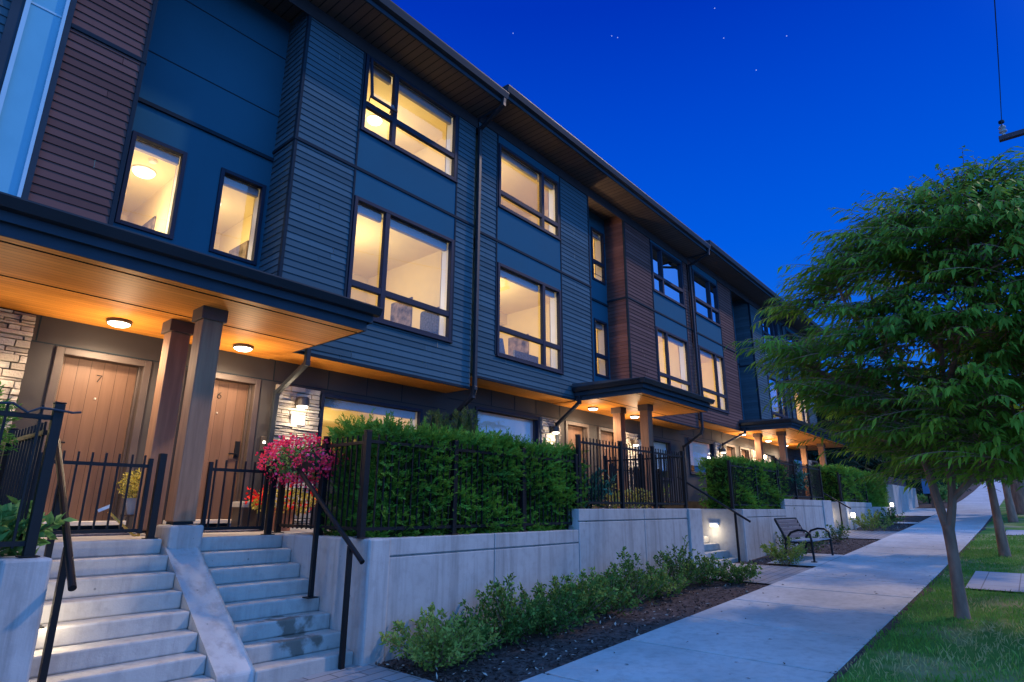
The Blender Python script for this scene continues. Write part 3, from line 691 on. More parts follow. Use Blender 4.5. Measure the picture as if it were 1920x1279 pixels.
room(h, 15.6, 19.0, YS+.32, 12.2, 7.5, 10.1, (16.49, 18.74, 8.22, 9.86), False)
eave(h, 13.76, 19.2, 10.22, False, True)
downspout(h, [(19.12, 7.31, 10.3), (19.12, 7.33, 10.1), (19.22, 8.10, 9.9), (19.22, 8.10, 4.06), (19.22, 8.15, 3.90), (19.22, 8.80, 3.5), (19.22, 8.80, 1.6)])
# -- house 3
h = house('3', 'townhouse with plum siding and lit second floor window left of the third canopy', (22, 8.88, .6))
ground_floor(h, 24.35, -1, 19.2, 24.35, .55, 0, False, 'half_coated_glass')
bay(h, 19.27, 23.38, 4.35, 10.43, 7.5, (19.62, 21.95), [(4.90, 7.05), (8.25, 9.95)], 'plum_siding', 4.35, None, YW)
window(h, 19.66, 21.92, 4.90, 7.05, YS, mull=(21.15,), rails=(5.50,), lit=True, glassm='half_coated_glass')
window(h, 19.66, 21.92, 8.25, 9.95, YS, mull=(21.15,), rails=(8.85,), lit=False, glassm='coated_glass')
room(h, 19.4, 23.2, YS+.32, 12.2, 4.5, 7.25, (19.68, 21.9, 4.92, 7.03), True, 115, lampx=20.6, lampy=10.4, fixture=False, bulkhead=1.3)
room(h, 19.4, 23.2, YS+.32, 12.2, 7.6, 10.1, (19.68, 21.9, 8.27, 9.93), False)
recess(h, 23.38, 24.35, -1, 4.57, 10.43, .35, [], 'clear_glass')
eave(h, 19.25, 24.35, 10.43, True, False)
# -- house 2
h = house('2', 'townhouse with blue charcoal siding and unlit reflecting windows behind the street tree', (27, 8.88, .9))
ground_floor(h, 24.35, 1, 24.35, 29.75, .55, 0, False, 'half_coated_glass')
recess(h, 24.35, 25.55, 1, 4.57, 10.43, .35, [], 'clear_glass')
bay(h, 25.55, 29.72, 4.35, 10.43, 7.42, (26.95, 29.3), [(5.0, 7.2), (8.45, 10.15)], 'blue_charcoal_siding', 4.35, YW, None)
window(h, 26.99, 29.26, 5.0, 7.2, YS, mull=(28.5,), rails=(5.55,), lit=True, glassm='coated_glass')
window(h, 26.99, 29.26, 8.45, 10.15, YS, mull=(27.75, 28.6), rails=(9.25,), lit=False, glassm='coated_glass')
room(h, 26.2, 29.6, YS+.32, 12.2, 4.5, 7.35, (27.01, 29.24, 5.02, 7.18), True, 50, lampx=28.2, lampy=9.6)
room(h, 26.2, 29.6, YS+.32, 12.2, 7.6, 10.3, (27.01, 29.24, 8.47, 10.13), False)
eave(h, 24.35, 29.75, 10.43, False, True)
downspout(h, [(29.66, 7.31, 10.5), (29.66, 7.33, 10.3), (29.76, 8.10, 10.1), (29.76, 8.10, 4.5)])
# -- house 1
h = house('1', 'end townhouse of the terrace, blue charcoal with a warm lit narrow window', (32, 8.88, 1.1))
ground_floor(h, 36.4, -1, 29.75, 34.5, .62, 0, False, 'half_coated_glass')
bay(h, 29.82, 34.45, 4.45, 10.62, 7.45, (30.65, 32.95), [(5.35, 7.3), (8.5, 10.2)], 'blue_charcoal_siding', 4.45, None, 12)
window(h, 30.69, 32.91, 5.35, 7.3, YS, mull=(32.1,), lit=True)
window(h, 30.69, 32.91, 8.5, 10.2, YS, mull=(32.1,), rails=(9.2,), lit=False, glassm='coated_glass')
room(h, 30.0, 34.2, YS+.32, 12.2, 4.6, 7.5, (30.71, 32.89, 5.37, 7.28), True, 100, fixture=False)
room(h, 30.0, 34.2, YS+.32, 12.2, 7.7, 10.4, (30.71, 32.89, 8.52, 10.18), False)
eave(h, 29.8, 34.6, 10.62, True, True)
b = MB(); b.box(34.3, 34.5, YW, 18, 1.2, 10.6); b.build('end_wall', 'blue_charcoal_siding', h)

# ================================================================== ENTRY CANOPIES
def canopy(label, x0, x1, z, cols, colbase, ds):
    """timber-posted canopy: cedar soffit, two-step fascia, gutter on three sides"""
    yf = 6.36; c = thing('entry_canopy', label, 'canopy', ((x0+x1)/2, 7.4, z), 'entry canopies along the terrace')
    MB().box(x0+.02, x1-.02, yf+.02, YW-.002, z-.006, z+.04).build('soffit', 'cedar_soffit', c)
    g_ = MB()
    for yy in (6.52, 7.55): g_.box(x0+.03, x1-.03, yy, yy+.03, z-.009, z-.003)
    g_.build('vent_strip', 'vent_black', c)
    b = MB(); b.box(x0, x1, yf, yf+.02, z-.012, z+.12); b.box(x0, x0+.02, yf+.0205, YS-.04, z-.012, z+.12); b.box(x1-.02, x1, yf+.0205, YS-.04, z-.012, z+.12); lf = b.build('lower_fascia', 'fascia_blue', c)
    b = MB(); o = .055; b.box(x0-o, x1+o, yf-o, yf-o+.02, z+.10, z+.27); b.box(x0-o, x0-o+.02, yf-o+.0205, YS-.04, z+.10, z+.27); b.box(x1+o-.02, x1+o, yf-o+.0205, YS-.04, z+.10, z+.27); b.box(x0-o+.021, x1+o-.021, yf-o+.021, YS-.04, z+.24, z+.26)
    b.build('upper_fascia', 'fascia_blue', c)
    yy = yf-o-.002; p = [(yy, z+.19), (yy-.07, z+.20), (yy-.12, z+.285), (yy-.12, z+.30), (yy, z+.30)]
    b = MB(); b.prism(p, 0, x0-o-.12, x1+o+.06)
    xx = x0-o-.002; p = [(xx, z+.19), (xx-.07, z+.20), (xx-.12, z+.285), (xx-.12, z+.299), (xx, z+.299)]
    b.add([(q[0], yy+.001, q[1]) for q in p]+[(q[0], YS-.04, q[1]) for q in p], [(0, 1, 2, 3, 4), (9, 8, 7, 6, 5)]+[(i, (i+1) % 5, (i+1) % 5+5, i+5) for i in range(5)])
    b.build('gutter', 'gutter_metal', c)
    p = [(yf-o-.10, z+.305), (YS-.04, z+.40), (YS-.04, z+.30), (yf-o, z+.301)]
    MB().prism(p, 0, x0-o-.10, x1+o+.05).build('roof', 'roof_membrane', c)
    for (cx, cy, zb) in cols:
        k = MB(); k.box(cx-.115, cx+.115, cy-.115, cy+.115, zb, z-.14); q = k.build('column', 'post_wood', c, bevel=.008)
        MB().box(cx-.145, cx+.145, cy-.145, cy+.145, z-.155, z-.002).build('column_cap', 'column_cap_brown', q, bevel=.006)
        MB().box(cx-.10, cx+.10, cy-.10, cy+.10, zb-.03, zb-.001).build('column_foot', 'black_metal', q)
    for pts in ds:
        k = MB()
        for a, e in zip(pts, pts[1:]): k.bar(a, e, .075, .07)
        for a in pts[1:-1]: k.box(a[0]-.041, a[0]+.041, a[1]-.041, a[1]+.041, a[2]-.041, a[2]+.041)
        k.build('downspout', 'gutter_metal', c, bevel=.008)
    return c
simple('column_cap_brown', (.085, .06, .05), .6, .3, var=.2)
canopy('long entry canopy over doors 7 and 6 with cedar soffit', -1.5, 4.46, 3.765, [(2.765, 7.09, 1.36), (2.73, 7.92, 1.25)], 0,
       [[(4.66, 8.12, 3.86), (4.66, 8.12, 3.62), (4.56, 8.74, 3.22), (4.50, 8.74, 1.25)]])
canopy('second entry canopy on two cedar columns above the tall black fence', 11.93, 15.55, 4.026, [(13.55, 7.16, 1.63), (13.52, 7.92, 1.50)], 0,
       [[(11.83, 8.0, 4.1), (11.83, 8.0, 3.95), (11.95, 8.76, 3.5), (11.95, 8.76, 1.4)]])
canopy('third entry canopy on cedar columns, farthest and half behind tree leaves', 23.0, 32.2, 4.338, [(24.1, 7.05, 1.9), (24.15, 7.95, 1.8), (29.75, 7.05, 2.1), (30.3, 7.95, 2.0)], 0,
       [[(22.9, 8.0, 4.45), (22.9, 8.0, 4.25), (22.6, 8.76, 3.85), (22.6, 8.76, 1.8)]])

# soffit lamps
def soffit_lamp(first, loc, label, energy=26):
    if first is None:
        t_ = thing('ceiling_light', label, 'ceiling light', loc, 'round soffit lights'); x, y, z = loc
        MB().lathe((x, y, z-.05), ((.128, .0), (.14, .012), (.14, .049)), 28).build('rim', 'bronze_metal', t_, bevel=.004, smooth=False)
        MB().lathe((x, y, z-.085), ((.03, 0), (.085, .008), (.118, .028), (.122, .036)), 28).build('diffuser', 'lamp_glow', t_, smooth=True)
        o = t_
    else: o = dup(first, loc, label)
    lamp('soffit_light', (loc[0], loc[1]-.05, loc[2]-.50), energy*1.15, (1, .72, .44), .12)
    d_ = bpy.data.lights.new('soffit_downlight', 'SPOT'); d_.energy = energy*6.0; d_.color = (1, .76, .50); d_.spot_size = R(165); d_.spot_blend = .6; d_.shadow_soft_size = .09
    q_ = bpy.data.objects.new('soffit_downlight', d_); col.objects.link(q_); q_.location = (loc[0], loc[1]-.03, loc[2]-.12)
    return o
L0 = soffit_lamp(None, (2.2, 8.38, 3.765), 'round soffit light nearest door 7')
soffit_lamp(L0, (3.78, 8.37, 3.765), 'round soffit light right of the big wooden columns, by door 6')
soffit_lamp(L0, (13.02, 8.38, 4.026), 'round soffit light at the left of the second canopy')
soffit_lamp(L0, (14.95, 8.25, 4.026), 'round soffit light half hidden by the front column of the second canopy')
for xx, yy, la in ((23.75, 8.4, 'round soffit light at the left corner of the third canopy'), (25.6, 8.4, 'round soffit light just right of the left column of the third canopy'), (26.8, 8.4, 'round soffit light at the left side of the third canopy front column'), (29.3, 8.45, 'round soffit light at the right of the third canopy, nearest the tree leaves')):
    soffit_lamp(L0, (xx, yy, 4.338), la, 30)

# wall sconces on the stone
def sconce(first, loc, label):
    x, y, z = loc
    if first is None:
        t_ = thing('wall_sconce', label, 'wall lamp', loc, 'wall sconces on the stone panels')
        MB().box(x-.06, x+.06, y+.0, y+.05, z-.02, z+.16).build('back_plate', 'bronze_metal', t_)
        MB().lathe((x, y-.10, z), ((.105, 0), (.105, .10), (.09, .14), (.03, .15)), 20).build('shade', 'bronze_metal', t_)
        MB().lathe((x, y-.10, z-.045), ((.03, 0), (.075, .015), (.085, .044)), 20).build('bulb', 'cool_lamp_glow', t_, smooth=True)
        o = t_
    else: o = dup(first, loc, label)
    lamp('sconce_light', (x, y-.17, z-.18), 17, (1, .80, .55), .05); return o
S0 = sconce(None, (4.98, YW-.10, 3.06), 'wall sconce on the stone panel right of door 6')
sconce(S0, (1.05, YW-.10, 3.06), 'wall sconce on the stone panel left of door 7 at the frame edge')
sconce(S0, (11.78, YW-.10, 3.28), 'wall sconce on stone behind the long clipped hedge')
sconce(S0, (15.72, YW-.10, 3.28), 'wall sconce on stone seen between the columns of the second canopy')
sconce(S0, (22.35, YW-.10, 3.52), 'wall sconce on stone left of the third canopy doors')
sconce(S0, (26.4, YW-.10, 3.52), 'wall sconce on stone behind the third canopy columns')
# address plate, door bell
o = thing('address_plate', 'white address plate under the sconce beside door 6', 'plate', (4.99, YW-.09, 2.85))
MB().box(4.87, 5.11, YW-.10, YW-.075, 2.77, 2.93).build('plate', 'plate_grey', o, bevel=.004)
MB().box(4.95, 5.02, YW-.104, YW-.101, 2.845, 2.855).build('mark', 'black_metal', o)
o = thing('doorbell', 'small doorbell with a lit button on the wall panel by door 6', 'doorbell', (4.5, YW, 2.43))
MB().box(4.455, 4.545, YW-.03, YW-.001, 2.33, 2.55).build('body', 'bronze_metal', o, bevel=.006)
MB().lathe((4.50, YW-.034, 2.46), ((.018, -.018), (.018, .018)), 12).build('button', 'cool_lamp_glow', o)

# ================================================================== CONCRETE: stairs, walls, yards
def slabbox(name, label, x0, x1, y0, y1, z0, z1, m='concrete_wall', bevel=.014, cat='retaining wall', group='concrete retaining walls'):
    return tag(MB().box(x0, x1, y0, y1, z0, z1).build(name, m, None, ((x0+x1)/2, (y0+y1)/2, z0), bevel), label, cat, group)
NOSE0, RUN, RISE = 6.95, .2235, .1492
def stair(name, label, x0, x1, n, ytop, ztop, zb, damp=()):
    t_ = thing(name, label, 'stairs', ((x0+x1)/2, ytop-n*RUN, zb), 'concrete entry stairs')
    for k in range(n):
        y = ytop-k*RUN; z = ztop-k*RISE
        b = MB(); b.box(x0, x1, y, y+RUN+.03 if k else y+.5, z-RISE-(.0 if k < n-1 else .12), z); b.build('step', 'concrete_step_stained' if k in damp else 'concrete_step', t_, bevel=.016)
    return t_
stair('stairs', 'left flight of concrete steps up to door 7', 1.262, 2.568, 9, NOSE0, 1.195, -.15)
stair('stairs', 'right flight of concrete steps up to door 6, water stained', 2.905, 3.905, 8, NOSE0, 1.195, 0, (5, 6))
def porch(x0, x1, y0, z): return struct(MB().box(x0, x1, y0, YW+.1, z-.3, z-.002).build('porch_slab', 'concrete_step', None, ((x0+x1)/2, YW, z), .01))
porch(.2, 5.5, NOSE0+.5, 1.195)
# damp stain on the lower right flight: thin film with its own outline
# cheek wall between the flights, pedestal under the front column
c = thing('stair_cheek_wall', 'sloping concrete wall dividing the two stair flights, with a square column pedestal', 'stair wall', (2.74, 6.2, 0))
b = MB(); zf = lambda y: .17+(y-5.45)*(1.06-.17)/(6.83-5.45)
p = [(5.42, -.15), (5.42, .15), (5.47, zf(5.47)+.0), (6.9, zf(6.9)), (7.3, zf(6.9)), (7.3, -.15)]
b.prism(p, 0, 2.572, 2.90); b.build('sloping_wall', 'concrete_wall', c, bevel=.02)
MB().box(2.60, 2.945, 6.88, 7.30, .3, 1.325).build('pedestal', 'concrete_wall', c, bevel=.025)

# left pier and wall
w = thing('retaining_wall', 'low concrete wall and pier left of the stairs at the frame edge', 'retaining wall', (.9, 5.4, -.1), 'concrete retaining walls')
MB().box(.98, 1.26, 5.26, 7.0, -.3, 1.175).build('pier', 'concrete_wall', w, bevel=.02)
MB().box(-3, .978, 5.34, 5.54, -.6, 1.165).build('wall_panel', 'concrete_wall', w, bevel=.012)
def wall(label, x0, x1, top, zb, pier=None, joints=(), band=.175):
    w = thing('retaining_wall', label, 'retaining wall', ((x0+x1)/2, 5.4, zb), 'concrete retaining walls')
    a, e = x0, x1
    if pier: 
        MB().box(pier[0], pier[1], 5.255, pier[2], zb-.4, top+.004).build('pier', 'concrete_wall', w, bevel=.02)
        a, e = (pier[1]+.002, x1) if abs(pier[0]-x0) < .01 else (x0, pier[0]-.002)
    segs = [a]+list(joints)+[e]
    b = MB()
    for u, v_ in zip(segs, segs[1:]):
        b.box(u+.006, v_-.006, 5.29, 5.49, top-band, top); b.box(u+.006, v_-.006, 5.29, 5.49, zb-.4, top-band-.018); 
    b.box(a+.001, e-.001, 5.322, 5.48, zb-.4, top-.004)
    b.build('wall_panel', 'concrete_wall', w, bevel=.008); return w
wall('first concrete retaining wall below the near hedge', 3.91, 7.72, 1.20, 0, (3.91, 4.19, 7.35), (5.85,))
wall('tall second retaining wall below the black picket fence', 7.725, 12.1, 1.50, .15, (11.5, 12.1, 7.4), (9.75,))
wall('third retaining wall behind the bench', 14.38, 17.66, 1.49, .35, (14.38, 14.62, 7.4))
wall('raised fourth retaining wall right of the bench', 17.665, 22.55, 1.76, .5, (21.5, 22.55, 7.4), (19.4,))
wall('fifth retaining wall below the farthest clipped hedges', 24.5, 29.2, 1.74, .75, (24.5, 24.9, 7.4), (27,))
wall('lowest far retaining wall beside the driveway', 29.22, 33.3, 1.58, .95)
# raised yards behind the walls
for x0, x1, z in ((-3, .975, 1.1), (4.22, 7.70, 1.15), (7.73, 11.5, 1.45), (14.64, 17.65, 1.44), (17.67, 21.5, 1.70), (24.92, 29.2, 1.70), (29.22, 33.2, 1.55)):
    struct(MB().box(x0, x1, 5.495, YW-.002, z-.6, z).build('yard_soil', 'soil', None, ((x0+x1)/2, 7, z)))
struct(MB().box(4.2, 5.4, 7.36, YW-.003, .6, 1.18).build('yard_soil', 'soil', None, (5, 8, 1.1)))
# second and third stairs
stair('stairs', 'concrete steps lit by a wall lamp, beside the bench', 12.105, 14.375, 8, 7.0, 1.465, .28)
porch(11.5, 16, 7.5, 1.465)
stair('stairs', 'concrete steps at the far end, in a narrow gap of the wall', 22.56, 24.49, 7, 6.9, 1.745, .7)
porch(21.5, 27, 7.4, 1.745)
t_ = thing('stair_cheek_wall', 'low sloping concrete wall at the lit second stairs', 'stair wall', (12.3, 5.6, .3))
b = MB(); b.prism([(5.2, .1), (5.2, .40), (6.9, 1.5), (6.9, .1)], 0, 12.42, 12.6); b.build('sloping_wall', 'concrete_wall', t_, bevel=.015)
t_ = thing('stair_cheek_wall', 'low sloping concrete wall at the far stairs', 'stair wall', (22.8, 5.6, .6))
b = MB(); b.prism([(5.2, .5), (5.2, .80), (6.9, 1.8), (6.9, .5)], 0, 22.75, 22.9); b.build('sloping_wall', 'concrete_wall', t_, bevel=.015)
# step lights
def step_light(first, loc, label, nx, energy=6):
    x, y, z = loc
    if first is None or nx > 0:
        t_ = thing('step_light', label, 'step light', loc, 'step lights on the stair walls')
        MB().box(x-.002, x+nx*.07, y-.11, y+.11, z, z+.05).build('hood', 'white_plastic', t_, bevel=.01)
        MB().box(x+nx*.005, x+nx*.062, y-.105, y+.105, z-.055, z-.001).build('lens', 'step_glow', t_, bevel=.02)
        o = t_
    else: o = dup(first, loc, label)
    lamp('step_lamp', (x+nx*.20, y, z-.16), energy, (1, .84, .60), .05); return o
SL = step_light(None, (14.378, 5.95, 1.13), 'step light glowing on the stair wall left of the bench', -1)
step_light(SL, (24.498, 5.9, 1.42), 'step light on the far stair wall', -1)
step_light(None, (1.264, 5.95, .88), 'step light on the wall of the left flight, facing the steps', 1, 9)

# ================================================================== METALWORK: fences, gates, rails
def fence(label, p, q, z0, z1, posts, group='black picket fences', pitch=.098, over=.09, sp0=.0):
    """picket fence from p to q (x, y); posts: list of fractions"""
    p, q = Vector((p[0], p[1])), Vector((q[0], q[1])); d = q-p; L = d.length; u = d/L
    t_ = thing('metal_fence', label, 'fence', (p.x, p.y, z0), group)
    at = lambda s, z: (p.x+u.x*s, p.y+u.y*s, z)
    for f in posts:
        s = f*L; k = MB(); w = .032
        x, y, _ = at(s, 0); k.box(x-w, x+w, y-w, y+w, z0, z1+.015); k.box(x-w-.004, x+w+.004, y-w-.004, y+w+.004, z1+.016, z1+.028); k.box(x-.06, x+.06, y-.06, y+.06, z0, z0+.008)
        k.build('post', 'black_metal', t_, bevel=.004)
    for z in (z0+.09, z1-.09):
        k = MB(); k.bar(at(0, z), at(L, z), .028, .034); k.build('rail', 'black_metal', t_)
    fs = sorted(posts); b = MB()
    n = max(1, int(L/pitch))
    for i in range(n):
        s = (i+.5)*L/n
        if min(abs(s-f*L) for f in fs) < .05: continue
        b.bar(at(s, z0+.06), at(s, z1-.005), .016, .016)
    b.build('pickets', 'black_metal', t_); return t_
fence('black picket fence in front of the near clipped hedge', (3.92, 5.42), (7.86, 5.42), 1.205, 2.30, (0, .335, .67, 1))
fence('black picket fence beside the right flight, behind the pink flowers', (3.99, 5.55), (3.99, 7.25), 1.205, 2.30, (.45, 1))
fence('tall black picket fence on the second wall before the cedar columns', (7.95, 5.42), (11.72, 5.42), 1.505, 2.62, (0, .345, .66, 1))
fence('black picket fence running back from the corner at the second stairs', (11.78, 5.5), (11.78, 7.3), 1.505, 2.62, (.5, 1))
fence('black picket fence across the second stair head', (12.0, 7.3), (14.35, 7.3), 1.47, 2.45, (0, .5, 1))
fence('black picket fence in front of the middle clipped hedge', (14.22, 5.42), (17.6, 5.42), 1.5, 2.58, (0, .5, 1))
fence('black picket fence behind the dark rhododendron at the third canopy', (17.75, 5.42), (22.2, 5.42), 1.765, 2.85, (0, .35, .7, 1))
fence('black picket fence in front of the farthest clipped hedges', (24.7, 5.42), (29.1, 5.42), 1.745, 2.75, (0, .5, 1))
fence('black picket fence with a hooked corner post at the left frame edge', (-2.8, 5.40), (1.14, 5.40), 1.18, 2.235, (.4, .7, 1), pitch=.19)
fence('black picket fence running back along the left flight', (1.12, 5.55), (1.12, 7.4), 1.18, 2.14, (.62, 1))
# small hook on the corner post
o = tag(MB().tube([(.72, 5.33, 2.20), (.86, 5.33, 2.215), (.95, 5.33, 2.16), (1.02, 5.33, 2.20), (1.10, 5.345, 2.20), (1.22, 5.35, 2.19), (1.27, 5.35, 2.20)], .009, 6).build('hose_hanger', 'fascia_blue', None, (1.1, 5.34, 2.2)), 'thin bent metal hanger hooked on the left corner post', 'hanger')
def gate(label, x0, x1, y, z0, z1, npk):
    t_ = thing('gate', label, 'gate', (x0, y, z0), 'low picket gates at the stair heads')
    for z in (z0+.03, z1-.08):
        MB().bar((x0, y, z), (x1, y, z), .03, .034).build('rail', 'black_metal', t_)
    b = MB()
    for i in range(npk):
        x = x0+(i+.5)*(x1-x0)/npk; b.bar((x, y, z0+.03), (x, y, z1+.03), .017)
    b.build('pickets', 'black_metal', t_)
    for x, h in ((x0, z1), (x1, z1)): MB().box(x-.02, x+.02, y-.02, y+.02, z0, h).build('stile', 'black_metal', t_)
    return t_
gate('low black gate in front of door 7', 1.42, 2.36, 7.02, 1.25, 2.0, 8)
gate('low black gate in front of door 6', 2.98, 3.66, 7.02, 1.25, 2.0, 6)
for x, la in ((2.47, 'gate post against the big wooden columns'), (3.745, 'gate post at the head of the right flight'), (1.33, 'gate post at the head of the left flight')):
    k = MB(); k.box(x-.034, x+.034, 6.99, 7.058, 1.195, 2.06); k.box(x-.06, x+.06, 6.965, 7.083, 1.195, 1.205); tag(k.build('gate_post', 'black_metal', None, (x, 7.02, 1.195), .004), la, 'gate post', 'gate posts')
def handrail(label, xa, xb, p, q, posts):
    """sloping pipe rail from p (y, z) at x = xa down to q at x = xb, on square posts"""
    t_ = thing('handrail', label, 'handrail', (xb, q[0], posts[-1][1]), 'stair handrails')
    at = lambda y: (xb+(xa-xb)*(y-q[0])/(p[0]-q[0]), y, q[1]+(p[1]-q[1])*(y-q[0])/(p[0]-q[0]))
    MB().tube([(xa, *p), (xb, *q)], .026, 12).build('rail', 'black_metal', t_, smooth=False)
    for y, z0 in posts:
        x, _, zt = at(y); k = MB(); k.box(x-.022, x+.022, y-.022, y+.022, z0, zt-.012); k.box(x-.06, x+.06, y-.06, y+.06, z0, z0+.01); k.build('post', 'black_metal', t_)
    return t_
handrail('handrail on the right flight below the pink flowers', 3.74, 3.74, (6.55, 2.0), (5.12, 1.0), [(5.98, .599), (5.34, .01)])
handrail('handrail on the left flight', 1.46, 1.365, (6.75, 2.10), (5.12, .98), [(6.14, .599), (5.50, .15)])
handrail('handrail on the lit second stairs', 14.15, 14.15, (6.7, 2.25), (5.02, 1.22), [(5.35, .30)])
handrail('handrail on the far stairs', 24.25, 24.25, (6.5, 2.45), (5.05, 1.5), [(5.4, .74)])

# ================================================================== PLANTS
def hedge(label, x0, x1, y0, y1, z0, z1, dens, nl=14, sl=.13, L=.034, W=.009, ragged=1., m='yew_leaf'):
    t_ = thing('hedge', label, 'hedge', ((x0+x1)/2, (y0+y1)/2, z0), 'clipped hedges behind the fences')
    i = .13; MB().box(x0+i, x1-i, y0+i, y1-i, z0, z1-i-.02).build('branches', 'hedge_core', t_)  # solid dark box put in to block light and darken gaps between sprigs
    B = []; A = []
    def face(n, f, nrm):
        u, w = rng.random(n), rng.random(n); P = f(u, w); B.append(P); A.append(np.tile(nrm, (n, 1)))
    ax, az, ay = x1-x0, z1-z0, y1-y0; one = np.ones
    face(int(dens*ax*az), lambda u, w: np.stack([x0+ax*u, np.full_like(u, y0+.07), z0+az*w], 1), (0, -1, .35))
    face(int(dens*ax*ay*.9), lambda u, w: np.stack([x0+ax*u, y0+ay*w, np.full_like(u, z1-.09)], 1), (0, -.1, 1))
    face(int(dens*ay*az), lambda u, w: np.stack([np.full_like(u, x0+.07), y0+ay*u, z0+az*w], 1), (-1, 0, .35))
    face(int(dens*ay*az*.5), lambda u, w: np.stack([np.full_like(u, x1-.07), y0+ay*u, z0+az*w], 1), (1, 0, .35))
    B = np.concatenate(B); A = np.concatenate(A).astype(float); wob = lownoise(B, 3.2, 3)
    B = B+A*(wob[:, None]*.12-.03)+rng.normal(size=B.shape)*.02
    # rounded shoulders
    zz = (B[:, 2]-(z1-.25)).clip(0)/.25; B[:, 1] = np.where(B[:, 1] < y0+.3, B[:, 1]+zz**2*.10, B[:, 1])
    Ax = A+rng.normal(size=A.shape)*.45; topm = A[:, 2] > .9
    s = sl*(.6+.8*rng.random(len(B)))*np.where(topm, 1+ragged*.5*rng.random(len(B))**3, 1)
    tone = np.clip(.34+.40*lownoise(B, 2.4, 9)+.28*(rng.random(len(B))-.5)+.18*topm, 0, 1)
    P, D, N = sprigs(B, Ax, nl, s, L, W)
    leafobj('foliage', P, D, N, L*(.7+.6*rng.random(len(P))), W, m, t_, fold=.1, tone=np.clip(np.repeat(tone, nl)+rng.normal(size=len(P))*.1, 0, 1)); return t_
hedge('long clipped yew hedge nearest the stairs, on the first wall', 4.12, 8.12, 5.43, 6.45, 1.16, 2.41, 520, 16, .135, .046, .015, 1.0)
hedge('clipped hedge on the third wall above the bench', 14.5, 18.5, 5.43, 6.3, 1.46, 2.68, 380, 11, .13, .05, .02, .5)
hedge('clipped hedge right of the far stairs, nearer of the two at the end', 25.0, 28.8, 5.43, 6.5, 1.72, 2.98, 240, 9, .14, .065, .028, .4)
hedge('last clipped hedge at the far end of the terrace', 29.5, 33.6, 5.4, 6.4, 1.57, 3.0, 200, 8, .14, .06, .024, .4)
hedge('dark clipped hedge behind the left fence at the frame edge', -1.6, .93, 5.75, 6.5, 1.1, 2.28, 300, 12, .13, .04, .012, 1.2)
def shrub(label, x, y, r, h, n, L, W, m='shrub_leaf', name='shrub', cat='shrub', group='low shrubs in the planting bed', z=None, upright=.9, stems=16, tone0=.0, hk=1.):
    h *= hk; z = g(x) if z is None else z; t_ = thing(name, label, cat, (x, y, z), group)
    b = MB(); P = []; D = []; T = []
    for s in range(stems):
        a = rng.random()*6.283; rr = r*math.sqrt(rng.random()); hh = h*(.55+.5*rng.random())*(1-.45*(rr/r)**2); ln = np.array([math.cos(a)*rr, math.sin(a)*rr, hh])
        pts = [np.array([x, y, z])+ln*np.array([t**.8, t**.8, t])+np.array([0, 0, 0]) for t in (0, .35, .7, 1)]
        b.tube(pts, [.007, .005, .004, .002], 4, False)
        k = max(4, n//stems); t = .15+.85*rng.random(k)**.7; q = np.array([np.interp(t, (0, .35, .7, 1), [p_[c_] for p_ in pts]) for c_ in range(3)]).T
        spread = .05+.05*r
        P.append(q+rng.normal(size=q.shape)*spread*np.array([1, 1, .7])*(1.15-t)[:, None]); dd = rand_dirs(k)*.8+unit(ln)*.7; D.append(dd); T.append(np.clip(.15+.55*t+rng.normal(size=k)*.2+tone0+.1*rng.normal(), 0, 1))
    b.build('stems', 'bark', t_)
    P, D, T = np.concatenate(P), np.concatenate(D), np.concatenate(T); P[:, 2] = np.maximum(P[:, 2], z+.015)
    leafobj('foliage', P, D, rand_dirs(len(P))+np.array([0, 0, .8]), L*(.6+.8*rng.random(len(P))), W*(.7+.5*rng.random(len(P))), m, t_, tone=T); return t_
SH = [(4.42, 4.86, .46, .54, 900, 'bright_shrub_leaf', 'yellowish green shrub at the foot of the stair pier, nearest of the bed'), (5.02, 4.98, .34, .40, 700, 'shrub_leaf', 'small dark shrub between the yellowish shrub and the taller leggy one'),
      (5.52, 4.90, .40, .62, 800, 'shrub_leaf', 'leggy shrub with tall sprigs in front of the first wall'), (6.15, 4.92, .42, .64, 850, 'shrub_leaf', 'sprawling shrub with a leaning sprig in front of the first wall'),
      (6.85, 4.95, .40, .58, 800, 'shrub_leaf', 'shrub by the joint before the taller wall begins'), (7.6, 4.95, .46, .66, 900, 'shrub_leaf', 'dense dark shrub where the wall steps up'),
      (8.35, 4.92, .42, .60, 700, 'shrub_leaf', 'bushy shrub under the left half of the tall wall'), (9.1, 4.95, .42, .52, 600, 'shrub_leaf', 'low dark shrub under the middle of the tall wall'),
      (9.9, 4.95, .36, .66, 560, 'shrub_leaf', 'upright shrub with a rounded top near the pier of the tall wall'), (10.75, 4.9, .40, .62, 560, 'shrub_leaf', 'shrub before the wide pier, left of the paver path'),
      (11.15, 4.45, .34, .42, 500, 'shrub_leaf', 'last shrub of the row spilling on the paver path')]
for x, y, r, h_, n, m, la in SH: shrub(la, x, y-.16, r*1.42, h_*1.06, int(n*2.9), .05, .03, m, stems=34, tone0=random.uniform(-.22, .18), hk=random.uniform(.8, 1.3))
shrub('yellow green shrub in front of the bench, left side', 14.05, 4.30, .55, .62, 1600, .055, .03, 'bright_shrub_leaf')
shrub('green shrub right of the bench against the wall', 17.0, 4.55, .55, .55, 800, .055, .03, 'shrub_leaf')
shrub('small upright shrub right behind the bench armrest', 16.5, 5.0, .35, .75, 500, .05, .03, 'shrub_leaf')
shrub('round shrub at the left side of the far paver path', 19.9, 4.55, .45, .60, 600, .055, .032, 'shrub_leaf')
shrub('yellow green shrub right of the far paver path, beside the bollard lamp', 24.3, 4.5, .62, .75, 900, .07, .04, 'bright_shrub_leaf')
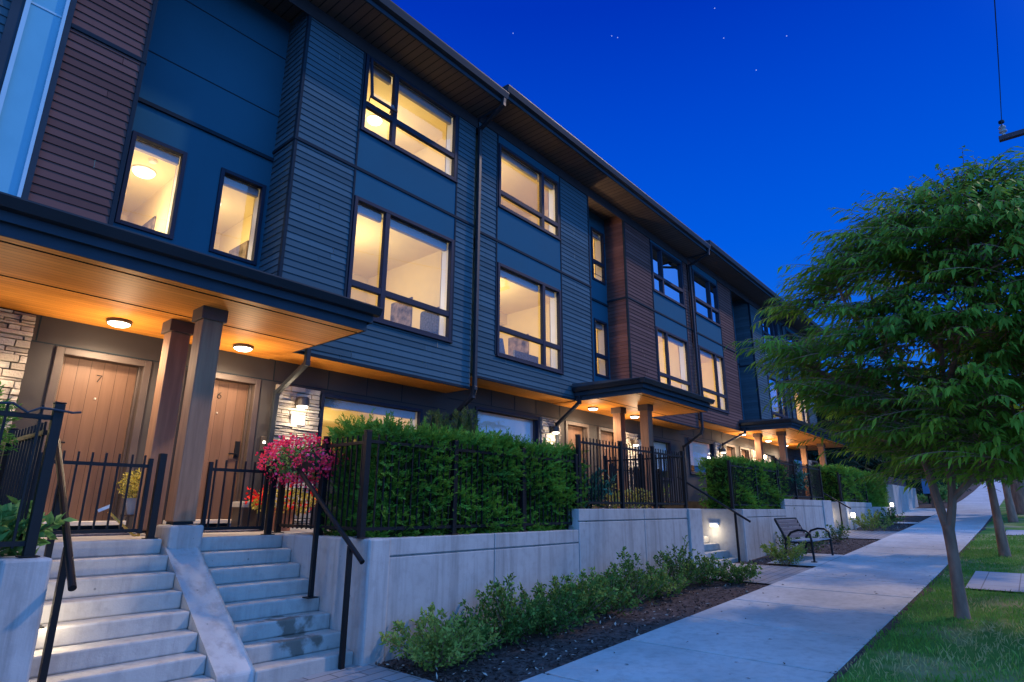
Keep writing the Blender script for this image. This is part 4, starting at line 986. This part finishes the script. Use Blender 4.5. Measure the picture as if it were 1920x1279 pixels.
shrub('dark green shrub behind the far yellow green one', 26.4, 4.6, .65, .68, 700, .07, .04, 'shrub_leaf')
shrub('farthest dark shrub of the bed near the driveway', 28.3, 4.5, .6, .7, 600, .08, .045, 'shrub_leaf')
# rhododendrons and broad leaved plants
shrub('rhododendron with dark glossy leaves on the tall wall beside the near hedge', 8.62, 5.75, .55, .78, 900, .12, .05, 'rhododendron_leaf', 'rhododendron', 'shrub', 'rhododendrons', 1.46, stems=22)
shrub('large dark rhododendron between the middle hedge and the third canopy', 19.6, 5.9, .95, 1.25, 1600, .13, .055, 'rhododendron_leaf', 'rhododendron', 'shrub', 'rhododendrons', 1.7, stems=30)
shrub('broad leaved plant spilling over the wall by the left fence', .95, 5.72, .40, .48, 700, .095, .06, 'broad_leaf', 'leafy_plant', 'plant', None, 1.14, stems=16)
shrub('light green perennial behind the left fence pickets', .35, 5.75, .40, .45, 600, .09, .055, 'broad_leaf', 'leafy_plant', 'plant', None, 1.1, stems=14)
for x, y, la in ((9.9, 6.1, 'low lit yard plants behind the tall picket fence, left clump'), (10.9, 6.2, 'low lit yard plants behind the tall picket fence, right clump'), (12.3, 7.8, 'pale leafy shrub by the second porch'), (15.2, 7.9, 'white flowering shrub on the second porch behind the columns')):
    shrub(la, x, y, .5, .55 if y < 7 else .95, 420, .07, .04, 'gold_leaf' if y < 7 else 'shrub_leaf', 'yard_plant', 'plant', 'plants in the raised yards', 1.45)
def cone(label, x, y, z0, r, h):
    t_ = thing('topiary', label, 'topiary', (x, y, z0), 'small conical topiaries behind the hedge'); n = 700
    MB().lathe((x, y, z0), ((r*.8, 0), (r*.78, h*.5), (r*.5, h*.8), (.02, h*.97)), 12).build('branches', 'hedge_core', t_)
    t = rng.random(n); a = rng.random(n)*6.283; rr = r*np.where(t < .6, 1, np.sqrt(np.clip(1-((t-.6)/.42)**2, 0, 1)))
    B = np.stack([x+np.cos(a)*rr*.9, y+np.sin(a)*rr*.9, z0+t*h], 1); A = np.stack([np.cos(a), np.sin(a), .9+0*a], 1)
    P, D, N = sprigs(B, A+rng.normal(size=A.shape)*.3, 8, .07, .03, .01); leafobj('foliage', P, D, N, .03, .011, 'olive_needle', t_)
cone('small olive topiary, leftmost of four above the near hedge', 6.72, 7.5, 1.2, .16, 1.85); cone('small olive topiary second from the left above the near hedge', 7.02, 7.6, 1.2, .15, 1.84)
cone('small olive topiary second from the right above the near hedge', 7.3, 7.45, 1.2, .15, 1.92); cone('rightmost and tallest olive topiary above the near hedge', 7.62, 7.55, 1.2, .19, 2.0)
# pink flower planter hung on the side fence
t_ = thing('flower_planter', 'planter overflowing with pink flowers hung on the fence at the stair head', 'flower planter', (3.95, 6.75, 2.0))
MB().prism([(3.80, 2.12), (4.14, 2.12), (4.10, 1.92), (3.84, 1.92)], 1, 6.35, 7.15).build('trough', 'bronze_metal', t_, bevel=.01)
n = 900; C = np.array([3.93, 6.75, 2.10]); q = rand_dirs(n)*(rng.random((n, 1))**.4)*np.array([.36, .56, .23]); P = C+q+np.array([0, 0, -.06])
leafobj('foliage', P, rand_dirs(n)+np.array([0, 0, .2]), rand_dirs(n), .045+.02*rng.random(n), .03, 'broad_leaf', t_)
n = 200; q = rand_dirs(n)*np.array([.40, .60, .27]); q[:, 2] -= .05; C0 = C+q; keep = (q[:, 0]+q[:, 1]*.6 < .28) | (rng.random(n) < .4); C0 = C0[keep]; k = 9
cc = np.repeat(C0, k, 0)+rng.normal(size=(len(C0)*k, 3))*.030; leafobj('blossoms', cc, rand_dirs(len(cc))+np.array([-.4, -.8, .2]), rand_dirs(len(cc)), .028+.022*rng.random(len(cc)), .034, 'pink_petal', t_, fold=.05)
t_ = thing('flower_pot', 'pot of red flowers on the porch behind the gate posts', 'flower pot', (4.45, 8.0, 1.195))
MB().lathe((4.45, 8.0, 1.195), ((.12, 0), (.18, .28), (.19, .30)), 18).build('pot', 'terracotta', t_)
n = 420; P = np.array([4.45, 8.0, 1.58])+rand_dirs(n)*np.array([.42, .34, .16]); leafobj('foliage', P, rand_dirs(n), rand_dirs(n), .07, .045, 'gold_leaf', t_)
C0 = np.array([4.45, 7.95, 1.66])+rand_dirs(34)*np.array([.50, .35, .20]); cc = np.repeat(C0, 10, 0)+rng.normal(size=(340, 3))*.03; leafobj('blossoms', cc, rand_dirs(340)+np.array([-.5, -.8, .2]), rand_dirs(340), .045, .04, 'red_petal', t_)
t_ = thing('potted_plant', 'golden leaved potted plant on a stand beside door 7', 'potted plant', (2.72, 8.3, 1.195))
b = MB()
for dx, dy in ((-.11, -.11), (.11, -.11), (-.11, .11), (.11, .11)): b.bar((2.72+dx, 8.3+dy, 1.195), (2.72+dx, 8.3+dy, 1.40), .022)
b.box(2.59, 2.85, 8.17, 8.43, 1.40, 1.42); b.build('stand', 'bronze_metal', t_); MB().lathe((2.72, 8.3, 1.42), ((.09, 0), (.13, .17), (.14, .19)), 18).build('pot', 'grey_pot', t_)
n = 1300; P = np.array([2.70, 8.28, 1.76])+rand_dirs(n)*(rng.random((n, 1))**.35)*np.array([.22, .22, .19]); leafobj('foliage', P, rand_dirs(n)+np.array([0, 0, .4]), rand_dirs(n), .03, .02, 'gold_leaf', t_)
t_ = thing('garden_tool', 'yellow L-shaped tool leaning behind the gate of door 7', 'garden tool', (2.4, 7.2, 1.2))
b = MB(); b.bar((2.12, 7.24, 1.46), (2.37, 7.20, 1.225), .05, .02); b.bar((2.37, 7.20, 1.225), (2.425, 7.19, 1.225), .05, .02); b.bar((2.415, 7.19, 1.22), (2.425, 7.19, 1.75), .022, .018); b.build('handle', 'yellow_plastic', t_)
MB().bar((2.03, 7.26, 1.47), (2.13, 7.24, 1.52), .03, .03).build('grip', 'white_plastic', t_)
for xc, la in ((2.255, 'dark door mat on the porch before door 7'), (3.805, 'dark door mat on the porch before door 6')):
    tag(MB().box(xc-.42, xc+.42, 8.05, 8.62, 1.194, 1.212).build('door_mat', 'charcoal_fabric', None, (xc, 8.3, 1.194), .004), la, 'door mat', 'door mats')
t_ = thing('planter_box', 'dark planter box with a pale top on the porch by door 6', 'planter', (4.2, 8.5, 1.195)); MB().box(4.05, 4.36, 8.35, 8.65, 1.195, 1.50).build('body', 'bronze_metal', t_, bevel=.01); MB().box(4.04, 4.37, 8.34, 8.66, 1.502, 1.58).build('rim', 'grey_pot', t_, bevel=.01)

# ================================================================== STREET TREES
def limb(b, pts, rads, n=8):
    P = [Vector(p) for p in pts]; out = []; rr = []
    for i in range(len(P)-1):
        for k in range(4):
            t = k/4; a = P[max(i-1, 0)]; c0, c1 = P[i], P[i+1]; d = P[min(i+2, len(P)-1)]
            out.append(.5*((2*c0)+(-a+c1)*t+(2*a-5*c0+4*c1-d)*t*t+(-a+3*c0-3*c1+d)*t**3)); rr.append(rads[i]*(1-t)+rads[i+1]*t)
    out.append(P[-1]); rr.append(rads[-1]); b.tube(out, rr, n); return out, rr
def tree(label, x, y, z, trunk, limbs, cen, prof, ry, ntw, nleaf, L, W, twl, m='tree_leaf', seed=1, group='street trees along the lawn', clump=9, spray=1.):
    """trunk/limbs: (points, radii) relative to the base; prof: [(z, radius)] of the crown"""
    r_ = np.random.default_rng(seed); t_ = thing('street_tree', label, 'tree', (x, y, z), group); o = np.array([x, y, z])
    b = MB(); limb(b, [o+np.array(p) for p in trunk[0]], trunk[1], 10); b.build('trunk', 'bark', t_, smooth=True)
    b = MB(); nodes = []
    for pts, rads in limbs:
        q, _ = limb(b, [o+np.array(p) for p in pts], rads, 7); nodes += [tuple(v_) for v_ in q[3:]]
    nodes = np.array(nodes)
    zs = np.array([p[0] for p in prof]); rs = np.array([p[1] for p in prof])
    zz = r_.random(ntw*2); zz = zs[0]+(zs[-1]-zs[0])*zz; R_ = np.interp(zz, zs, rs); keep = r_.random(len(zz)) < R_/rs.max(); zz, R_ = zz[keep][:ntw], R_[keep][:ntw]; n = len(zz)
    a = r_.random(n)*6.283; f = np.where(r_.random(n) < .72, .80+.22*r_.random(n), .25+.6*r_.random(n))
    lump = 1+.10*np.sin(3*a+zz*2.1)+.07*np.sin(7*a-zz*4)
    q = max(1, n//clump); cc = np.arange(n) % q     # twigs gathered into flat sprays
    a, f, zz, R_, lump = (v_[:q][cc] for v_ in (a, f, zz, R_, lump))
    rad = np.stack([np.cos(a), np.sin(a), 0*a], 1); lat = np.stack([-np.sin(a), np.cos(a), 0*a], 1)
    u_, w_ = r_.normal(size=n), r_.normal(size=n)
    tips = np.stack([cen[0]+np.cos(a)*R_*f*lump, cen[1]+np.sin(a)*R_*f*lump*ry, z+zz], 1)+rad*(.16*w_*spray)[:, None]+lat*(.34*u_*spray)[:, None]+np.array([0, 0, 1.])*((.07*r_.normal(size=n)-.10*np.abs(u_))*spray)[:, None]
    out = unit(rad+lat*(.42*u_)[:, None]+np.stack([0*a, 0*a, np.where(zz > zs[-1]-.7, .55, .16)], 1)+.16*r_.normal(size=rad.shape))
    ln = twl*(.7+.6*r_.random(n)); base = tips-out*ln[:, None]
    # one bough per spray, then short twigs from its end
    cs = np.array([base[cc == k].mean(0) for k in range(q)])
    for k in range(q):
        c0 = cs[k]; rel = nodes-c0; cost = np.linalg.norm(rel, axis=1)+.9*np.clip(nodes[:, 2]-(c0[2]-.15), 0, None)+.25*r_.random(len(nodes)); m_ = nodes[cost.argmin()]; dd = np.linalg.norm(c0-m_)
        if dd > .2: mid = m_*.45+c0*.55+np.array([0, 0, .10*dd])+.06*r_.normal(size=3); limb(b, [m_, mid, c0], [min(.02, .007+.007*dd), .008, .004], 5)
    base = base+(cs[cc]-base)*.45; ln = np.linalg.norm(tips-base, axis=1); out = unit(tips-base+np.stack([0*ln, 0*ln, .26*ln], 1)*.8)
    tt = np.linspace(.0, 1, 6)
    curve = lambda t: base[:, None]+out[:, None]*ln[:, None, None]*t[None, :, None]-np.array([0, 0, 1.])*(ln[:, None, None]*.26*t[None, :, None]**2)
    C = curve(tt)
    for i in range(n): b.tube(C[i], [.006, .005, .0045, .004, .003, .002], 3, False)
    b.build('branches', 'bark', t_)
    t = np.linspace(.12, 1, nleaf); P = curve(t); tang = np.gradient(P, axis=1); tang = unit(tang); side = unit(np.cross(tang, np.array([0, 0, 1.])+.2*r_.normal(size=(n, 1, 3)))); sg = np.where(np.arange(nleaf) % 2 == 0, 1., -1.)[None, :, None]
    D = tang*.75+side*sg*.8*(1.15-t)[None, :, None]+np.array([0, 0, -.42])+r_.normal(size=P.shape)*.16; N = np.array([0, 0, 1.])+r_.normal(size=P.shape)*.28
    tone = np.clip(.36+.3*lownoise(tips, 1.1, seed)+.28*(r_.random(n)-.5), 0, 1)
    Lr = L*(.5+.8*r_.random(n*nleaf)); P = P.reshape(-1, 3); D = D.reshape(-1, 3); N = N.reshape(-1, 3)
    leafobj('crown', P, D, N, Lr, Lr*W/L, m, t_, fold=.12, droop=.16, tone=np.clip(np.repeat(tone, nleaf)+r_.normal(size=len(P))*.12, 0, 1)); return t_
TB = (9.83, .97)
tree('large leafy street tree nearest the camera, forked trunk on the lawn', TB[0], TB[1], .20,
     ([(0, 0, -.15), (0, -.0, .05), (.0, -.01, .4), (.0, -.02, .8), (0, -.02, 1.12)], [.115, .085, .070, .064, .068]),
     [([(0, -.02, 1.02), (.02, .05, 1.5), (0, .13, 2.2), (-.1, .30, 3.3), (-.2, .4, 4.7)], [.058, .052, .045, .034, .012]),
      ([(0, -.02, 1.02), (0, -.13, 1.5), (.05, -.17, 2.2), (.1, -.3, 3.4), (.1, -.4, 5.0)], [.058, .048, .042, .032, .012]),
      ([(0, -.12, 1.45), (-.05, -.42, 1.75), (-.1, -.95, 2.3), (-.2, -1.9, 3.1)], [.045, .04, .03, .012]),
      ([(0, .1, 2.2), (-.5, .7, 2.9), (-.9, 1.5, 3.5)], [.045, .03, .01]), ([(-.05, .3, 3.0), (.3, .9, 3.5), (.4, 1.4, 4.0)], [.04, .028, .01]),
      ([(.05, -.22, 2.4), (.9, -.5, 3.2), (1.6, -.7, 3.8)], [.04, .03, .01]), ([(.05, -.25, 2.8), (-.9, -.6, 3.4), (-1.6, -.9, 3.9)], [.04, .03, .01]),
      ([(-.1, .30, 3.3), (-.6, .6, 4.0), (-.9, .7, 4.6)], [.035, .025, .01]), ([(.1, -.3, 3.4), (.6, .1, 4.2), (.9, .3, 4.8)], [.035, .025, .01])],
     (9.83, .12), [(1.95, 1.2), (2.3, 2.1), (2.8, 2.5), (3.6, 2.66), (4.3, 2.45), (5.0, 2.1), (5.5, 1.6), (5.95, .8)], 1.0, 4300, 16, .16, .038, .80, seed=3, clump=14, spray=1.1)
def far_tree(label, x, y, z, h, r, n, lean=0, rt=.09, seed=5, L=.2):
    return tree(label, x, y, z, ([(0, 0, -.1), (0, lean*.3, h*.15), (0, lean, h*.32)], [rt*1.4, rt, rt*.8]),
                [([(0, lean, h*.30), (0, lean+.2, h*.5), (0, lean, h*.8)], [rt*.7, rt*.5, .02]), ([(0, lean, h*.32), (.4, lean+.7, h*.5), (.4, lean+1.4, h*.62)], [rt*.5, .03, .01]), ([(0, lean, h*.32), (-.3, lean-.8, h*.45), (-.3, lean-1.4, h*.55)], [rt*.5, .03, .01])],
                (x, y), [(h*.33, r*.5), (h*.42, r*.95), (h*.6, r), (h*.8, r*.7), (h, r*.15)], 1, int(n*1.7), 12, L, L*.3, .8, seed=seed)
far_tree('slender second street tree leaning left, behind the forked one', 17.8, .77, .49, 5.2, 2.0, 420, .0, .085, 8)
far_tree('third street tree farther up the lawn, thin trunk', 30.2, .85, 1.03, 6.0, 2.3, 320, 0, .12, 9, .26)
far_tree('thick dark fourth street tree at the right frame edge', 35.5, .55, 1.3, 8, 2.9, 360, 0, .30, 10, .3)
far_tree('thin dark tree on the house side of the sidewalk beyond the driveway', 41.0, 4.4, 1.6, 6.5, 2.4, 300, 0, .09, 12, .3)
# dark conifers beyond the terrace
def conifer(label, x, y, z, h, r, seed):
    rr = np.random.default_rng(seed); t_ = thing('conifer', label, 'tree', (x, y, z), 'dark conifers beyond the terrace')
    MB().tube([(x, y, z-.2), (x, y, z+h*.5), (x, y, z+h*.97)], [.28, .18, .03], 7).build('trunk', 'bark', t_)
    n = 520; t = rr.random(n)**.8; a = rr.random(n)*6.283; ln = r*(1-t)*(.75+.4*rr.random(n))+.25
    base = np.stack([x+0*a, y+0*a, z+.2+t*h], 1); ax = np.stack([np.cos(a), np.sin(a), -.22+.1*rr.normal(size=n)], 1)
    P, D, N = sprigs(base+ax*ln[:, None]*.12, ax, 22, ln, .4, .1, .9); leafobj('crown', P, D, N, .34, .12, 'conifer_needle', t_, droop=.2)
for i, (x, y, h, r, la) in enumerate(((40, 10.5, 10.5, 2.8, 'dark conifer right behind the end townhouse'), (44.5, 8.8, 8.5, 2.8, 'shorter dark conifer before the taller ones'), (48, 11.5, 11.5, 3.2, 'tall dark conifer in the middle of the dark group'),
        (52, 8.2, 9.5, 3.0, 'dark conifer above the slatted fence'), (57, 10.5, 10.5, 3.2, 'dark conifer far behind the slatted fence'), (60, 7.0, 7.5, 2.8, 'dark conifer nearest the far end of the sidewalk'), (42, 14.5, 13, 3.4, 'tallest dark conifer beside the end roof'))):
    conifer(la, x, y, g(x), h, r, 40+i)
# low greenery at the far end of the sidewalk
for x, y, r, h_, la in ((46, 4.9, 1.2, .9, 'low bright green bush past the blue panel'), (52, 4.9, 1.4, 1.1, 'round green bush far up the sidewalk on the house side'), (62, 5.2, 1.6, 1.5, 'farthest green bush at the end of the sidewalk'), (48, -.2, 1.0, 1.9, 'upright bright green bush behind the far street trees')):
    shrub(la, x, y, r, h_, 700, .2, .1, 'broad_leaf', 'bush', 'bush', 'bushes at the far end of the street')

# ================================================================== BENCH
t_ = thing('park_bench', 'black metal bench with brown slats facing the sidewalk', 'bench', (15.25, 4.3, .39)); z = .395; X0, X1 = 14.70, 16.28
for x in (X0, X1):
    b = MB()
    b.tube([(x, 3.92, z), (x, 3.93, z+.45), (x, 3.95, z+.58), (x, 4.03, z+.645), (x, 4.18, z+.655), (x, 4.34, z+.60), (x, 4.45, z+.46)], .024, 8)
    b.tube([(x, 4.66, z+.88), (x, 4.54, z+.62), (x, 4.46, z+.44), (x, 4.46, z+.38), (x, 4.50, z+.2), (x, 4.52, z)], .026, 8)
    b.tube([(x, 3.93, z+.40), (x, 4.2, z+.385), (x, 4.46, z+.40)], .02, 6); b.box(x-.04, x+.04, 3.87, 3.98, z, z+.012); b.box(x-.04, x+.04, 4.46, 4.58, z, z+.012); b.build('side_frame', 'black_metal', t_, smooth=False)
b = MB(); b.bar((X0, 4.655, z+.885), (X1, 4.655, z+.885), .035, .035); b.bar((X0, 4.20, z+.365), (X1, 4.20, z+.365), .03, .03); b.build('cross_rail', 'black_metal', t_)
b = MB()
for k in range(5): b.bar((X0+.03, 3.965+k*.105, z+.432-.004*k), (X1-.03, 3.965+k*.105, z+.432-.004*k), .094, .024)
b.build('seat', 'bench_slat_pale', t_, bevel=.004) if 'bench_slat_pale' in MATS else (simple('bench_slat_pale', (.30, .31, .33), .5, .4, var=.15), b.build('seat', 'bench_slat_pale', t_, bevel=.004))
b = MB()
for k in range(5):
    t = k/4; yy = 4.475+.155*t; zz = z+.50+.32*t; b.add(*(lambda m_: (m_.v, m_.f))(MB().box(X0+.03, X1-.03, yy-.012, yy+.012, zz-.038, zz+.038)))
b.build('backrest', 'bench_slat', t_, bevel=.004)

# ================================================================== SMALL THINGS
def bollard(first, x, y, label):
    z = g(x)
    if first is None:
        t_ = thing('bollard_lamp', label, 'bollard lamp', (x, y, z), 'small bollard lamps by the far wall')
        MB().lathe((x, y, z), ((.045, 0), (.045, .42), (.05, .43)), 12).build('post', 'grey_pot', t_); MB().lathe((x, y, z+.432), ((.06, 0), (.07, .05), (.07, .13), (.05, .16)), 14).build('lens', 'cool_lamp_glow', t_, smooth=True); o = t_
    else: o = dup(first, (x, y, z), label)
    lamp('bollard_light', (x, y-.12, z+.5), 4, (1, .93, .82), .06); return o
B0 = bollard(None, 24.75, 5.12, 'lit bollard lamp at the foot of the far stair wall'); bollard(B0, 32.9, 5.15, 'tiny lit bollard lamp by the driveway wall')
w = thing('retaining_wall', 'far concrete wall block with a slatted fence behind it', 'retaining wall', (37.5, 5.3, 1.3), 'concrete retaining walls'); MB().box(34.2, 41.5, 5.2, 5.5, 1.0, 2.62).build('wall_panel', 'concrete_wall', w, bevel=.015); MB().box(40.6, 41.5, 5.52, 8, 1.2, 2.58).build('return_wall', 'concrete_wall', w)
t_ = thing('slatted_fence', 'dark brown horizontal slat fence above the far concrete wall', 'fence', (37.5, 5.7, 2.6))
b = MB()
for k in range(5): b.box(34, 41.4, 5.62, 5.65, 2.6+k*.1, 2.69+k*.1)
b.build('slats', 'slat_brown', t_); b = MB()
for x in (34.2, 36.6, 39, 41.2): MB().box(x-.04, x+.04, 5.66, 5.74, 2.3, 3.1).build('post', 'slat_brown', t_)
t_ = thing('sign_panel', 'pale blue upright sign panel on a post past the driveway', 'sign', (44.7, 5.0, 1.8)); MB().box(44.68, 44.74, 4.82, 5.25, 2.38, 3.28).build('panel', 'sign_blue', t_, bevel=.01); MB().box(44.75, 44.81, 4.98, 5.06, 1.7, 3.2).build('post', 'black_metal', t_)
# utility pole with crossarm, insulator and wire
t_ = thing('utility_pole', 'wooden utility pole with a crossarm at the top right of the sky', 'utility pole', (20, -3.6, .5)); MB().tube([(20.05, -3.6, .3), (20.05, -3.6, 13)], [.17, .12], 12).build('pole', 'bark', t_)
MB().box(19.95, 20.10, -4.9, -.90, 11.5, 11.64).build('crossarm', 'slat_brown', t_, bevel=.01)
MB().lathe((20.0, -1.02, 11.642), ((.05, 0), (.03, .06), (.09, .10), (.09, .14), (.05, .17), (.08, .22), (.08, .26), (.03, .32)), 12).build('insulator', 'grey_pot', t_)
b = MB(); pts = [(20.0, -1.02, 11.9)]
for k in range(1, 13): s = k/12; pts.append((20-18*s, -1.02+.10*s, 11.9-2.3*s-.9*4*s*(1-s)*.3))
b.tube(pts, .010, 5); tag(b.build('power_line', 'black_metal', None, (20, -1.02, 11.9)), 'thin power line running from the insulator across the sky', 'power line')
MB().lathe((19.92, -1.03, 12.02), ((.02, -.06), (.07, -.03), (.07, .03), (.02, .06)), 10).build('wire_ball', 'black_metal', t_)
# things seen through lit windows
t_ = thing('armchair', 'patterned cushioned armchair at the lit window above the hedge', 'armchair', (8.2, 9.25, 4.05)); MB().box(7.78, 8.18, 8.95, 9.5, 4.1, 5.05).build('seat', 'charcoal_fabric', t_, bevel=.08); MB().box(8.02, 8.18, 8.9, 9.55, 5.0, 5.62).build('back_cushion', 'charcoal_fabric', t_, bevel=.07)
t_ = thing('table_lamp', 'grey table lamp with a tall shade in the lit window right of the downspout', 'table lamp', (10.35, 9.3, 4.9)); MB().lathe((10.35, 9.3, 4.95), ((.14, 0), (.17, .1), (.10, .5)), 16).build('shade', 'charcoal_fabric', t_); MB().lathe((10.35, 9.3, 4.22), ((.09, 0), (.03, .04), (.03, .72)), 10).build('base', 'bronze_metal', t_)
t_ = thing('television', 'flat grey television seen low in the lit window right of the downspout', 'television', (11.9, 9.6, 4.9)); MB().box(11.3, 12.3, 9.6, 9.66, 4.85, 5.42).build('screen', 'charcoal_fabric', t_, bevel=.01); MB().box(11.7, 11.9, 9.55, 9.72, 4.22, 4.84).build('stand', 'black_metal', t_)
